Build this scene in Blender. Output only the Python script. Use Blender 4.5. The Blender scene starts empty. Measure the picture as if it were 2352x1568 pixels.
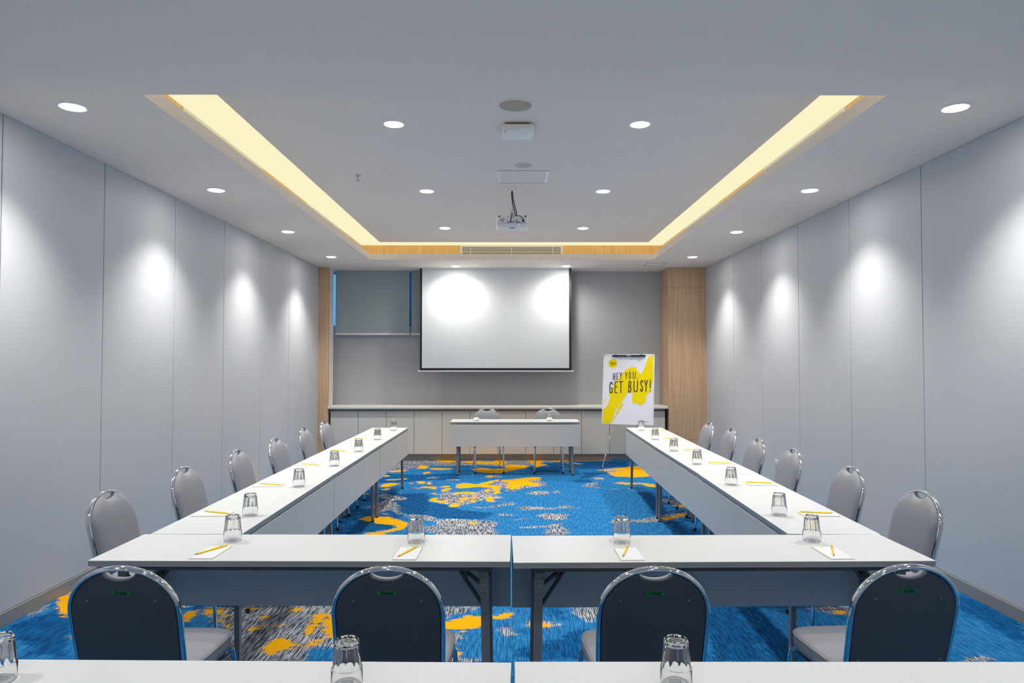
import bpy, bmesh, math, random
import numpy as np
from mathutils import Vector, Matrix, Euler

S = bpy.context.scene
COL = S.collection
PI = math.pi

# ---------------------------------------------------------------- camera
CAMZ = 1.596
cam_d = bpy.data.cameras.new('camera')
cam_d.sensor_fit = 'HORIZONTAL'; cam_d.sensor_width = 36.0; cam_d.lens = 24.587
cam_d.clip_start = 0.05; cam_d.clip_end = 60
cam = bpy.data.objects.new('camera', cam_d); COL.objects.link(cam)
cam.location = (0, 0, CAMZ)
cam.rotation_euler = (PI/2 + 0.0269, 0, -0.00275)
S.camera = cam

# ---------------------------------------------------------------- world (blue daylight behind the blinds)
W = bpy.data.worlds.new('World'); S.world = W; W.use_nodes = True
bg = W.node_tree.nodes['Background']
bg.inputs[0].default_value = (0.16, 0.54, 0.95, 1); bg.inputs[1].default_value = 1.0

# ---------------------------------------------------------------- lamps' output and exposure
LAMP_COL = (1.0, 0.975, 0.93)
LENS_COL = (1.0, 0.985, 0.96)
LAMP_W = 126.0            # each recessed downlight
LENS_W = 2.4              # wide glow of the downlight lens
LENS_E = 14.0
COVE_E = 1.0              # glow of the warm cove panel
S.view_settings.view_transform = 'Standard'
S.view_settings.look = 'None'
S.view_settings.exposure = 0.0
S.view_settings.gamma = 1.0
S.view_settings.use_curve_mapping = False
S.cycles.max_bounces = 8; S.cycles.transmission_bounces = 8; S.cycles.glossy_bounces = 3; S.cycles.diffuse_bounces = 4
S.cycles.adaptive_threshold = .02

# ---------------------------------------------------------------- materials
def lin(r, g, b):
    f = lambda c: (c/255/12.92) if c/255 <= .04045 else ((c/255+.055)/1.055)**2.4
    return (f(r), f(g), f(b), 1)

def mat(name, col, rough=.5, metal=0., spec=.5, bump=0., bscale=200., var=0., vscale=3., stretch=(1, 1, 1), coat=0., sheen=0.):
    m = bpy.data.materials.new(name); m.use_nodes = True
    nt = m.node_tree; b = nt.nodes['Principled BSDF']
    b.inputs['Base Color'].default_value = (*col[:3], 1)
    b.inputs['Roughness'].default_value = rough
    b.inputs['Metallic'].default_value = metal
    b.inputs['Specular IOR Level'].default_value = spec
    if coat: b.inputs['Coat Weight'].default_value = coat
    if sheen: b.inputs['Sheen Weight'].default_value = sheen
    if bump or var:
        tc = nt.nodes.new('ShaderNodeTexCoord'); mp = nt.nodes.new('ShaderNodeMapping')
        mp.inputs['Scale'].default_value = stretch
        nt.links.new(tc.outputs['Object'], mp.inputs['Vector'])
    if bump:
        n = nt.nodes.new('ShaderNodeTexNoise'); n.inputs['Scale'].default_value = bscale; n.inputs['Detail'].default_value = 3
        nt.links.new(mp.outputs[0], n.inputs['Vector'])
        bp = nt.nodes.new('ShaderNodeBump'); bp.inputs['Strength'].default_value = bump; bp.inputs['Distance'].default_value = .002
        nt.links.new(n.outputs['Fac'], bp.inputs['Height']); nt.links.new(bp.outputs[0], b.inputs['Normal'])
    if var:
        n2 = nt.nodes.new('ShaderNodeTexNoise'); n2.inputs['Scale'].default_value = vscale; n2.inputs['Detail'].default_value = 4
        nt.links.new(mp.outputs[0], n2.inputs['Vector'])
        mx = nt.nodes.new('ShaderNodeMix'); mx.data_type = 'RGBA'
        mx.inputs['A'].default_value = (*[c*(1-var) for c in col[:3]], 1)
        mx.inputs['B'].default_value = (*[min(1, c*(1+var)) for c in col[:3]], 1)
        nt.links.new(n2.outputs['Fac'], mx.inputs['Factor']); nt.links.new(mx.outputs['Result'], b.inputs['Base Color'])
    return m

def emat(name, col, strength):
    m = bpy.data.materials.new(name); m.use_nodes = True
    nt = m.node_tree; nt.nodes.remove(nt.nodes['Principled BSDF'])
    e = nt.nodes.new('ShaderNodeEmission'); e.inputs[0].default_value = (*col[:3], 1); e.inputs[1].default_value = strength
    nt.links.new(e.outputs[0], nt.nodes['Material Output'].inputs[0])
    return m

def woodmat(name, c1, c2, axis='Z', rough=.45):
    m = bpy.data.materials.new(name); m.use_nodes = True
    nt = m.node_tree; b = nt.nodes['Principled BSDF']; b.inputs['Roughness'].default_value = rough
    tc = nt.nodes.new('ShaderNodeTexCoord'); mp = nt.nodes.new('ShaderNodeMapping')
    mp.inputs['Scale'].default_value = {'Z': (28, 28, .9), 'X': (.9, 28, 28)}[axis]
    nt.links.new(tc.outputs['Object'], mp.inputs['Vector'])
    n = nt.nodes.new('ShaderNodeTexNoise'); n.inputs['Scale'].default_value = 1.6; n.inputs['Detail'].default_value = 6; n.inputs['Distortion'].default_value = .6
    nt.links.new(mp.outputs[0], n.inputs['Vector'])
    r = nt.nodes.new('ShaderNodeValToRGB'); r.color_ramp.elements[0].position = .32; r.color_ramp.elements[1].position = .7
    r.color_ramp.elements[0].color = (*c1[:3], 1); r.color_ramp.elements[1].color = (*c2[:3], 1)
    nt.links.new(n.outputs['Fac'], r.inputs[0]); nt.links.new(r.outputs[0], b.inputs['Base Color'])
    return m

def glassmat(name, tint, ior=1.45, clear=.5, rough=0.):
    m = bpy.data.materials.new(name); m.use_nodes = True
    nt = m.node_tree; nt.nodes.remove(nt.nodes['Principled BSDF'])
    g = nt.nodes.new('ShaderNodeBsdfGlass'); g.inputs['Color'].default_value = (*tint, 1); g.inputs['IOR'].default_value = ior; g.inputs['Roughness'].default_value = rough
    t = nt.nodes.new('ShaderNodeBsdfTransparent'); t.inputs[0].default_value = (*tint, 1)
    mx = nt.nodes.new('ShaderNodeMixShader'); mx.inputs[0].default_value = clear
    nt.links.new(g.outputs[0], mx.inputs[1]); nt.links.new(t.outputs[0], mx.inputs[2])
    nt.links.new(mx.outputs[0], nt.nodes['Material Output'].inputs[0])
    return m

M = {}
M['wall'] = mat('wall_panel_fabric', (.56, .575, .60), .55, spec=.35, bump=.12, bscale=260, var=.03, vscale=1.2)
M['joint'] = mat('wall_joint_dark', (.04, .042, .046), .8)  # dark backing that shows in the joints between panels
M['ceil'] = mat('ceiling_paint', (.90, .81, .725), .7, spec=.3)
M['fabricwall'] = mat('screen_wall_fabric', (.49, .495, .505), .85, spec=.2, bump=.2, bscale=500)
M['blind'] = mat('blind_fabric', (.37, .42, .43), .85, spec=.2, bump=.2, bscale=700)
M['rail'] = mat('blind_rail', (.84, .82, .77), .4)
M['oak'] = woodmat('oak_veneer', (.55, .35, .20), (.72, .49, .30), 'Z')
M['pelmet'] = woodmat('tray_oak_lit', (.80, .47, .17), (.95, .62, .27), 'Z')  # oak lightened and warmed: the cove's glow is put into its colour
M['white'] = mat('white_plastic', (.93, .91, .89), .4)
M['warmwhite'] = mat('cream_laminate', (.76, .71, .625), .45, var=.015, vscale=2)
M['counter'] = mat('counter_top', (.84, .80, .73), .4)
M['dark'] = mat('dark_gap', (.05, .05, .052), .7)
M['carcass'] = mat('cabinet_carcass', (.36, .33, .29), .6)
M['kick'] = mat('toe_kick', (.50, .46, .41), .5)
M['base'] = mat('baseboard', (.30, .29, .275), .45)
M['trimwhite'] = mat('frame_trim', (.86, .80, .74), .5)
M['alu'] = mat('sky_tinted_aluminium', (.12, .32, .5), .4, metal=.0)  # blue of the reflected sky put into the frame colour
M['top'] = mat('table_laminate', (.72, .735, .725), .33, spec=.5, bump=.03, bscale=500)
M['edge'] = mat('table_edge_shaded', (.25, .265, .27), .4)  # grey edge band, with the shade of the sides put into its colour
M['panel'] = mat('modesty_panel', (.57, .555, .525), .42, bump=.03, bscale=500)
M['steel'] = mat('grey_powder_coat', (.19, .195, .20), .42, spec=.5)
M['steel2'] = mat('dark_powder_coat', (.07, .073, .078), .45)
M['chrome'] = mat('chrome', (.80, .81, .82), .05, metal=1.)
M['seat'] = mat('grey_upholstery', (.32, .33, .36), .9, spec=.2, bump=.35, bscale=420, var=.04, vscale=60)
M['back'] = mat('slate_back_board', (.072, .080, .098), .55, spec=.4, bump=.12, bscale=500)
M['black'] = mat('black_rubber', (.012, .012, .013), .5)
M['green'] = mat('green_label', (.0, .20, .045), .4)
M['ink'] = mat('black_ink', (.01, .012, .01), .5)
M['plum'] = mat('plum_ink', (.07, .045, .065), .6)
M['paper'] = mat('white_paper', (.80, .80, .84), .7, spec=.2)
M['poster'] = mat('poster_paper', (.86, .86, .93), .5, spec=.25)
M['yellow'] = mat('poster_yellow', (.97, .76, .0), .5, spec=.12)
M['tan'] = mat('pad_cover', (.62, .55, .36), .7)
M['pencil'] = mat('pencil_yellow', (.97, .70, .0), .35)
M['pwood'] = mat('pencil_wood', (.62, .36, .28), .7)
M['coaster'] = mat('coaster_card', (.93, .93, .94), .7)
M['blueink'] = mat('blue_ink', (.24, .25, .40), .6)
M['glass'] = glassmat('tumbler_glass', (.985, .99, .99), 1.46, .0)
M['pane'] = glassmat('window_glass', (.75, .9, 1.0), 1.02, .85)
M['screen'] = mat('screen_fabric', (.82, .845, .85), .75, spec=.2)
M['screenblack'] = mat('screen_border', (.018, .02, .024), .6)
M['grillew'] = mat('grille_white', (.90, .87, .83), .45)
M['speaker'] = mat('speaker_mesh', (.50, .43, .33), .7, bump=.3, bscale=900)
M['spk2'] = mat('speaker_mesh_pale', (.60, .56, .52), .7, bump=.3, bscale=900)
M['orange'] = mat('orange_sticker', (.55, .20, .02), .5)
M['brass'] = mat('brass_screw', (.62, .52, .40), .3, metal=1.)
M['led'] = emat('blue_led', (.15, .45, 1.0), 4.0)
M['lens'] = emat('downlight_lens', LENS_COL, LENS_E)
M['lens'].cycles.emission_sampling = 'NONE'; M['led'].cycles.emission_sampling = 'NONE'
M['cove'] = emat('cove_panel', (.97, .895, .575), COVE_E)
M['socket'] = mat('socket_plastic', (.70, .71, .72), .35)

# ---------------------------------------------------------------- helpers
class MB:
    """collects geometry, then links it as ONE mesh object"""
    def __init__(s): s.v = []; s.f = []; s.mi = []; s.cur = 0
    def add(s, vs, fs):
        o = len(s.v); s.v += [tuple(v) for v in vs]
        for f in fs: s.f.append(tuple(i+o for i in f)); s.mi.append(s.cur)
        return s
    def box(s, x0, x1, y0, y1, z0, z1):
        return s.add([(x0,y0,z0),(x1,y0,z0),(x1,y1,z0),(x0,y1,z0),(x0,y0,z1),(x1,y0,z1),(x1,y1,z1),(x0,y1,z1)],
                     [(0,3,2,1),(4,5,6,7),(0,1,5,4),(1,2,6,5),(2,3,7,6),(3,0,4,7)])
    def bbox(s, x0, x1, y0, y1, z0, z1, b=.003, seg=2):
        bm = bmesh.new(); bmesh.ops.create_cube(bm, size=1)
        for v in bm.verts: v.co = ((x0+x1)/2+v.co.x*(x1-x0), (y0+y1)/2+v.co.y*(y1-y0), (z0+z1)/2+v.co.z*(z1-z0))
        bmesh.ops.bevel(bm, geom=bm.edges[:], offset=b, segments=seg, profile=.5, affect='EDGES')
        bm.verts.index_update()
        s.add([v.co[:] for v in bm.verts], [[v.index for v in f.verts] for f in bm.faces]); bm.free(); return s
    def bar(s, p, q, w, h, n=(0, 0, 1)):
        """rectangular bar from p to q"""
        p = Vector(p); q = Vector(q); t = (q-p).normalized(); n = Vector(n)
        a = t.cross(n).normalized(); c = a.cross(t).normalized()
        vs = []
        for e in (p, q):
            for sx, sy in ((-1,-1),(1,-1),(1,1),(-1,1)): vs.append(e + a*sx*w/2 + c*sy*h/2)
        return s.add(vs, [(0,1,2,3),(7,6,5,4),(0,4,5,1),(1,5,6,2),(2,6,7,3),(3,7,4,0)])
    def sweep(s, pts, ra, rb, nrm=None, n=10, caps=True, closed=False):
        """elliptical tube along a polyline; nrm = fixed direction of the rb axis"""
        P = [Vector(p) for p in pts]; N = len(P); vs = []
        prev = None
        for i in range(N):
            if closed: t = (P[(i+1) % N]-P[i-1]).normalized()
            else: t = (P[min(i+1, N-1)]-P[max(i-1, 0)]).normalized()
            if nrm is not None: b = Vector(nrm)
            else:
                b = prev if prev is not None else (Vector((0,0,1)) if abs(t.z) < .9 else Vector((0,1,0)))
            a = t.cross(b).normalized(); b = a.cross(t).normalized(); prev = b
            for k in range(n):
                th = 2*PI*k/n; vs.append(P[i] + a*ra*math.cos(th) + b*rb*math.sin(th))
        fs = []
        for i in range(N if closed else N-1):
            j = (i+1) % N
            for k in range(n): fs.append((i*n+k, i*n+(k+1) % n, j*n+(k+1) % n, j*n+k))
        if caps and not closed: fs.append(tuple(range(n-1, -1, -1))); fs.append(tuple((N-1)*n+k for k in range(n)))
        return s.add(vs, fs)
    def lathe(s, prof, n=24, c=(0, 0, 0), ax='Z', rmod=None, capa=True, capb=True):
        vs = []
        for i, (r, z) in enumerate(prof):
            for k in range(n):
                th = 2*PI*k/n; rr = r if rmod is None else r*rmod(i, th)
                x, y = rr*math.cos(th), rr*math.sin(th)
                p = {'Z': (x, y, z), 'Y': (x, z, y), 'X': (z, x, y)}[ax]
                vs.append((c[0]+p[0], c[1]+p[1], c[2]+p[2]))
        fs = []
        for i in range(len(prof)-1):
            for k in range(n): fs.append((i*n+k, i*n+(k+1) % n, (i+1)*n+(k+1) % n, (i+1)*n+k))
        if capa: fs.append(tuple(range(n-1, -1, -1)))
        if capb: fs.append(tuple((len(prof)-1)*n+k for k in range(n)))
        return s.add(vs, fs)
    def prism(s, poly, f0, f1):
        """polygon mapped by f0 and f1 to its two faces"""
        n = len(poly); vs = [f0(*p) for p in poly] + [f1(*p) for p in poly]
        return s.add(vs, [tuple(range(n)), tuple(range(2*n-1, n-1, -1))] + [(i, (i+1) % n, n+(i+1) % n, n+i) for i in range(n)])
    def build(s, name, m, parent=None, smooth=None, recalc=True):
        me = bpy.data.meshes.new(name); me.from_pydata(s.v, [], s.f)
        ms = m if isinstance(m, (list, tuple)) else [m]
        for x in ms: me.materials.append(x)
        if len(ms) > 1: me.polygons.foreach_set('material_index', s.mi)
        if recalc:
            bm = bmesh.new(); bm.from_mesh(me); bmesh.ops.recalc_face_normals(bm, faces=bm.faces); bm.to_mesh(me); bm.free()
        if smooth is not None:
            me.polygons.foreach_set('use_smooth', [True]*len(me.polygons))
            me.set_sharp_from_angle(angle=math.radians(smooth))
        me.update()
        o = bpy.data.objects.new(name, me); COL.objects.link(o)
        if parent: o.parent = parent
        return o

def tag(o, label=None, cat=None, group=None, kind=None):
    if label: o['label'] = label
    if cat: o['category'] = cat
    if group: o['group'] = group
    if kind: o['kind'] = kind
    return o

def thing(name, label, cat, loc=(0, 0, 0), rz=0, group=None, kind=None):
    o = bpy.data.objects.new(name, None); COL.objects.link(o)
    o.empty_display_size = .1; o.location = loc; o.rotation_euler = (0, 0, rz)
    return tag(o, label, cat, group, kind)

def copy_tree(o, parent=None):
    c = o.copy(); COL.objects.link(c)
    if parent: c.parent = parent
    for ch in list(o.children): copy_tree(ch, c)
    return c

def text_part(name, body, m, parent, size, loc, rot, sx=1., offset=0., ext=.0004):
    cu = bpy.data.curves.new('txt', 'FONT'); cu.body = body; cu.size = size; cu.align_x = 'CENTER'; cu.align_y = 'CENTER'
    cu.resolution_u = 2; cu.offset = offset; cu.extrude = ext
    ob = bpy.data.objects.new('txt', cu); COL.objects.link(ob)
    dg = bpy.context.evaluated_depsgraph_get()
    me = bpy.data.meshes.new_from_object(ob.evaluated_get(dg))
    bpy.data.objects.remove(ob); bpy.data.curves.remove(cu)
    me.materials.clear(); me.materials.append(m)
    o = bpy.data.objects.new(name, me); COL.objects.link(o); o.parent = parent
    o.location = loc; o.rotation_euler = rot; o.scale = (sx, 1, 1)
    return o

def stroke_mesh(mb, pts, w, f0, f1):
    """flat pen stroke: quads with round joints"""
    for (a, b) in zip(pts[:-1], pts[1:]):
        d = math.hypot(b[0]-a[0], b[1]-a[1]) or 1e-6
        nx, ny = -(b[1]-a[1])/d*w/2, (b[0]-a[0])/d*w/2
        mb.prism([(a[0]+nx, a[1]+ny), (a[0]-nx, a[1]-ny), (b[0]-nx, b[1]-ny), (b[0]+nx, b[1]+ny)], f0, f1)
    for p in pts:
        mb.prism([(p[0]+w/2*math.cos(k*PI/4), p[1]+w/2*math.sin(k*PI/4)) for k in range(8)], f0, f1)

# ================================================================ ROOM SHELL
XL, XR, YN, YF = -3.046, 3.114, -2.6, 11.60
ZC, ZL, ZI = 3.075, 3.161, 3.301      # soffit, top of the lip, inner ceiling

# ---- carpet: traced patches of the woven pattern (metres on the floor), turned into distance fields
YEL=[[(-1.53,7.1),(-1.46,7.21),(-1.34,7.23),(-1.23,7.19),(-1.14,7.1),(-1.06,6.99),(-1.0,6.94),(-0.99,6.87),(-1.0,6.67),(-1.07,6.59),(-1.15,6.5),(-1.13,6.38),(-1.39,6.38),(-1.32,6.53),(-1.22,6.58),(-1.12,6.67),(-1.09,6.75),(-1.12,6.82),(-1.23,6.85),(-1.34,6.94),(-1.42,6.98)],
[(-0.68,8.81),(-0.68,9.1),(-0.62,9.16),(-0.43,9.07),(-0.22,9.38),(-0.14,9.44),(-0.14,9.29),(-0.24,9.13),(-0.3,9.04),(-0.13,8.96),(-0.12,8.41),(-0.19,8.39),(-0.2,8.65),(-0.23,8.81),(-0.36,8.87),(-0.52,8.81),(-0.63,8.76)],
[(-0.92,7.95),(-0.91,8.16),(-0.84,8.19),(-0.82,8.0),(-0.76,8.0),(-0.7,8.14),(-0.7,7.95),(-0.75,7.84),(-0.83,7.93)],
[(-0.68,7.65),(-0.67,7.82),(-0.58,7.82),(-0.58,8.14),(-0.51,8.24),(-0.47,8.09),(-0.54,7.95),(-0.55,7.73),(-0.62,7.65)],
[(-0.69,8.46),(-0.66,8.54),(-0.41,8.52),(-0.39,8.14),(-0.42,7.91),(-0.45,7.91),(-0.43,8.19),(-0.43,8.41),(-0.59,8.39),(-0.66,8.36)],
[(-0.84,8.59),(-0.82,8.76),(-0.74,8.81),(-0.74,8.65),(-0.8,8.57)],
[(-0.98,8.46),(-0.91,8.49),(-0.86,8.34),(-0.93,8.39)],
[(-1.38,10.36),(-1.38,10.77),(-1.25,10.64),(-1.2,10.48),(-1.25,10.33)],
[(-1.21,10.44),(-0.97,10.4),(-0.8,10.33),(-0.96,10.23),(-1.15,10.26)],
[(-1.23,11.34),(-1.09,11.34),(-0.87,11.3),(-0.85,11.03),(-0.98,10.98),(-1.17,11.16)],
[(-0.79,11.07),(-0.65,11.16),(-0.26,11.02),(-0.24,11.3),(-0.06,11.2),(-0.06,10.85),(-0.14,10.73),(-0.51,10.85),(-0.69,10.94)],
[(-0.57,10.33),(-0.43,10.44),(-0.25,10.33),(-0.07,10.4),(0.06,10.52),(0.05,10.21),(-0.12,9.95),(-0.3,9.95),(-0.48,10.1)],
[(-0.35,9.64),(-0.28,9.78),(-0.22,9.71),(-0.24,9.57)],
[(-1.79,10.1),(-1.61,10.23),(-1.48,10.23),(-1.55,10.06),(-1.68,10.03)],
[(-1.24,9.95),(-1.22,10.1),(-1.14,10.06),(-1.13,9.95),(-1.2,9.86)],
[(-1.78,9.68),(-1.73,9.78),(-1.66,9.74),(-1.68,9.64)],
[(-1.66,8.93),(-1.63,9.1),(-1.55,9.16),(-1.43,9.13),(-1.43,9.04),(-1.51,8.93),(-1.58,8.84)],
[(-1.59,8.65),(-1.54,8.81),(-1.48,8.76),(-1.52,8.64)],
[(-1.24,9.26),(-1.13,9.29),(-1.11,9.1),(-1.16,9.07)],
[(-1.31,9.04),(-1.29,9.22),(-1.25,9.07)],
[(-1.09,9.22),(-1.04,9.29),(-1.02,9.04),(-1.06,9.04)],
[(-1.15,8.73),(-1.11,8.93),(-0.93,8.9),(-0.92,8.7),(-0.99,8.76),(-1.09,8.81)],
[(-1.26,8.79),(-1.19,8.84),(-1.19,8.77)],
[(-0.89,8.87),(-0.76,8.98),(-0.78,8.84),(-0.87,8.81)],
[(-0.29,8.19),(-0.22,8.24),(-0.15,7.95),(-0.23,7.91),(-0.28,8.05)],
[(-0.41,6.85),(-0.39,6.96),(-0.33,6.96),(-0.34,6.84)],
[(-0.83,6.77),(-0.79,6.77),(-0.79,6.72),(-0.83,6.72)],
[(-0.31,8.7),(-0.26,8.76),(-0.25,8.52),(-0.3,8.54)],
[(-0.57,9.88),(-0.5,9.88),(-0.53,9.81)],
[(-0.12,9.38),(0.05,9.44),(0.05,9.22),(-0.09,9.22)],
[(-0.05,9.04),(0.05,9.13),(0.05,8.76),(-0.03,8.76)],
[(-1.67,9.41),(-1.39,9.51),(-1.39,9.44),(-1.65,9.36)],
[(-1.76,8.39),(-1.7,8.44),(-1.69,8.36)],
[(-0.08,10.78),(0.12,10.74),(0.32,10.64),(0.2,10.37),(-0.07,10.15)],
[(0.22,11.34),(0.37,11.41),(0.54,11.23),(0.47,10.88),(0.57,10.74),(0.38,10.46),(0.34,10.88)],
[(0.56,10.98),(0.72,11.18),(0.88,11.34),(0.97,11.39),(0.95,11.13),(0.74,11.08)],
[(1.04,11.34),(1.21,11.37),(1.62,11.3),(1.6,11.2),(1.25,11.18),(1.04,11.18)],
[(0.84,10.93),(0.93,10.98),(1.15,10.83),(1.06,10.78)],
[(1.66,11.37),(1.97,11.44),(1.95,11.3),(1.71,11.3)],
[(1.24,10.2),(1.38,10.31),(1.7,10.46),(1.82,10.59),(1.96,10.59),(1.94,9.67),(1.7,9.59),(1.43,9.67),(1.38,9.99),(1.65,10.11),(1.54,10.2)],
[(1.33,9.16),(1.44,9.19),(1.74,9.15),(1.87,9.06),(1.82,8.86),(1.74,8.89),(1.7,9.06),(1.48,9.02)],
[(0.01,9.44),(0.16,9.52),(0.31,9.63),(0.42,9.59),(0.4,9.41),(0.28,9.37),(0.23,9.3),(0.3,9.19),(0.38,9.16),(0.37,8.96),(0.14,8.93),(0.11,8.73),(-0.0,8.73),(-0.04,9.16),(0.08,9.34)],
[(1.01,7.02),(1.06,7.04),(1.03,6.92),(1.01,6.94)],
[(1.54,7.13),(1.65,7.19),(1.76,7.34),(1.86,7.43),(1.83,7.3),(1.63,7.08),(1.53,7.04)],
[(1.79,7.76),(1.94,7.78),(1.9,7.61),(1.84,7.64)],
[(-3.04,4.76),(-3.03,4.9),(-2.93,4.79),(-2.74,4.51),(-2.73,4.38),(-2.86,4.49),(-2.94,4.59)],
[(-2.58,4.09),(-2.54,4.11),(-2.49,4.08),(-2.5,4.05)],
[(-2.19,4.6),(-2.11,4.65),(-2.1,4.59)],
[(-2.06,4.46),(-2.0,4.55),(-1.98,4.46),(-1.95,4.31),(-2.02,4.33)],
[(-1.97,4.54),(-1.85,4.55),(-1.79,4.48),(-1.76,4.42),(-1.91,4.46)],
[(-1.84,4.38),(-1.76,4.38),(-1.75,4.34)],
[(-1.71,4.55),(-1.63,4.58),(-1.65,4.51)],
[(-1.57,4.39),(-1.5,4.44),(-1.5,4.37),(-1.55,4.36)],
[(-1.56,4.18),(-1.53,4.25),(-1.47,4.26),(-1.48,4.2),(-1.54,4.17)],
[(-1.43,4.26),(-1.34,4.28),(-1.34,4.25)],
[(-1.74,4.27),(-1.69,4.28),(-1.67,4.23)],
[(-1.38,3.93),(-1.36,4.02),(-1.31,4.06),(-1.25,4.04),(-1.19,3.95),(-1.25,3.91),(-1.28,3.83),(-1.32,3.84)],
[(-1.19,4.12),(-1.22,4.26),(-1.23,4.43),(-1.17,4.51),(-1.15,4.38),(-1.16,4.21),(-1.17,4.12)],
[(-1.11,4.17),(-1.14,4.36),(-1.11,4.48),(-1.05,4.51),(-0.95,4.06),(-1.03,4.08)],
[(-1.14,3.95),(-1.13,4.04),(-1.07,4.08),(-1.06,4.02),(-1.11,3.94)],
[(-1.41,4.54),(-1.35,4.6),(-1.34,4.51),(-1.35,4.43)],
[(-1.63,4.0),(-1.58,4.02),(-1.57,3.96)],
[(-0.44,4.3),(-0.37,4.34),(-0.31,4.39),(-0.24,4.43),(-0.18,4.43),(-0.12,4.43),(-0.07,4.43),(-0.02,4.49),(0.02,4.49),(0.03,4.44),(-0.02,4.38),(-0.07,4.36),(-0.12,4.38),(-0.18,4.23),(-0.26,4.23),(-0.25,4.16),(-0.29,4.14),(-0.34,4.19),(-0.4,4.22)],
[(0.1,4.27),(0.13,4.32),(0.21,4.32),(0.25,4.28),(0.22,4.21),(0.14,4.21)],
[(-0.36,3.98),(-0.33,3.97),(-0.29,3.88),(-0.26,3.84),(-0.28,3.77),(-0.32,3.77),(-0.37,3.87)],
[(2.08,4.54),(2.13,4.5),(2.12,4.44),(2.06,4.45)]]
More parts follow.
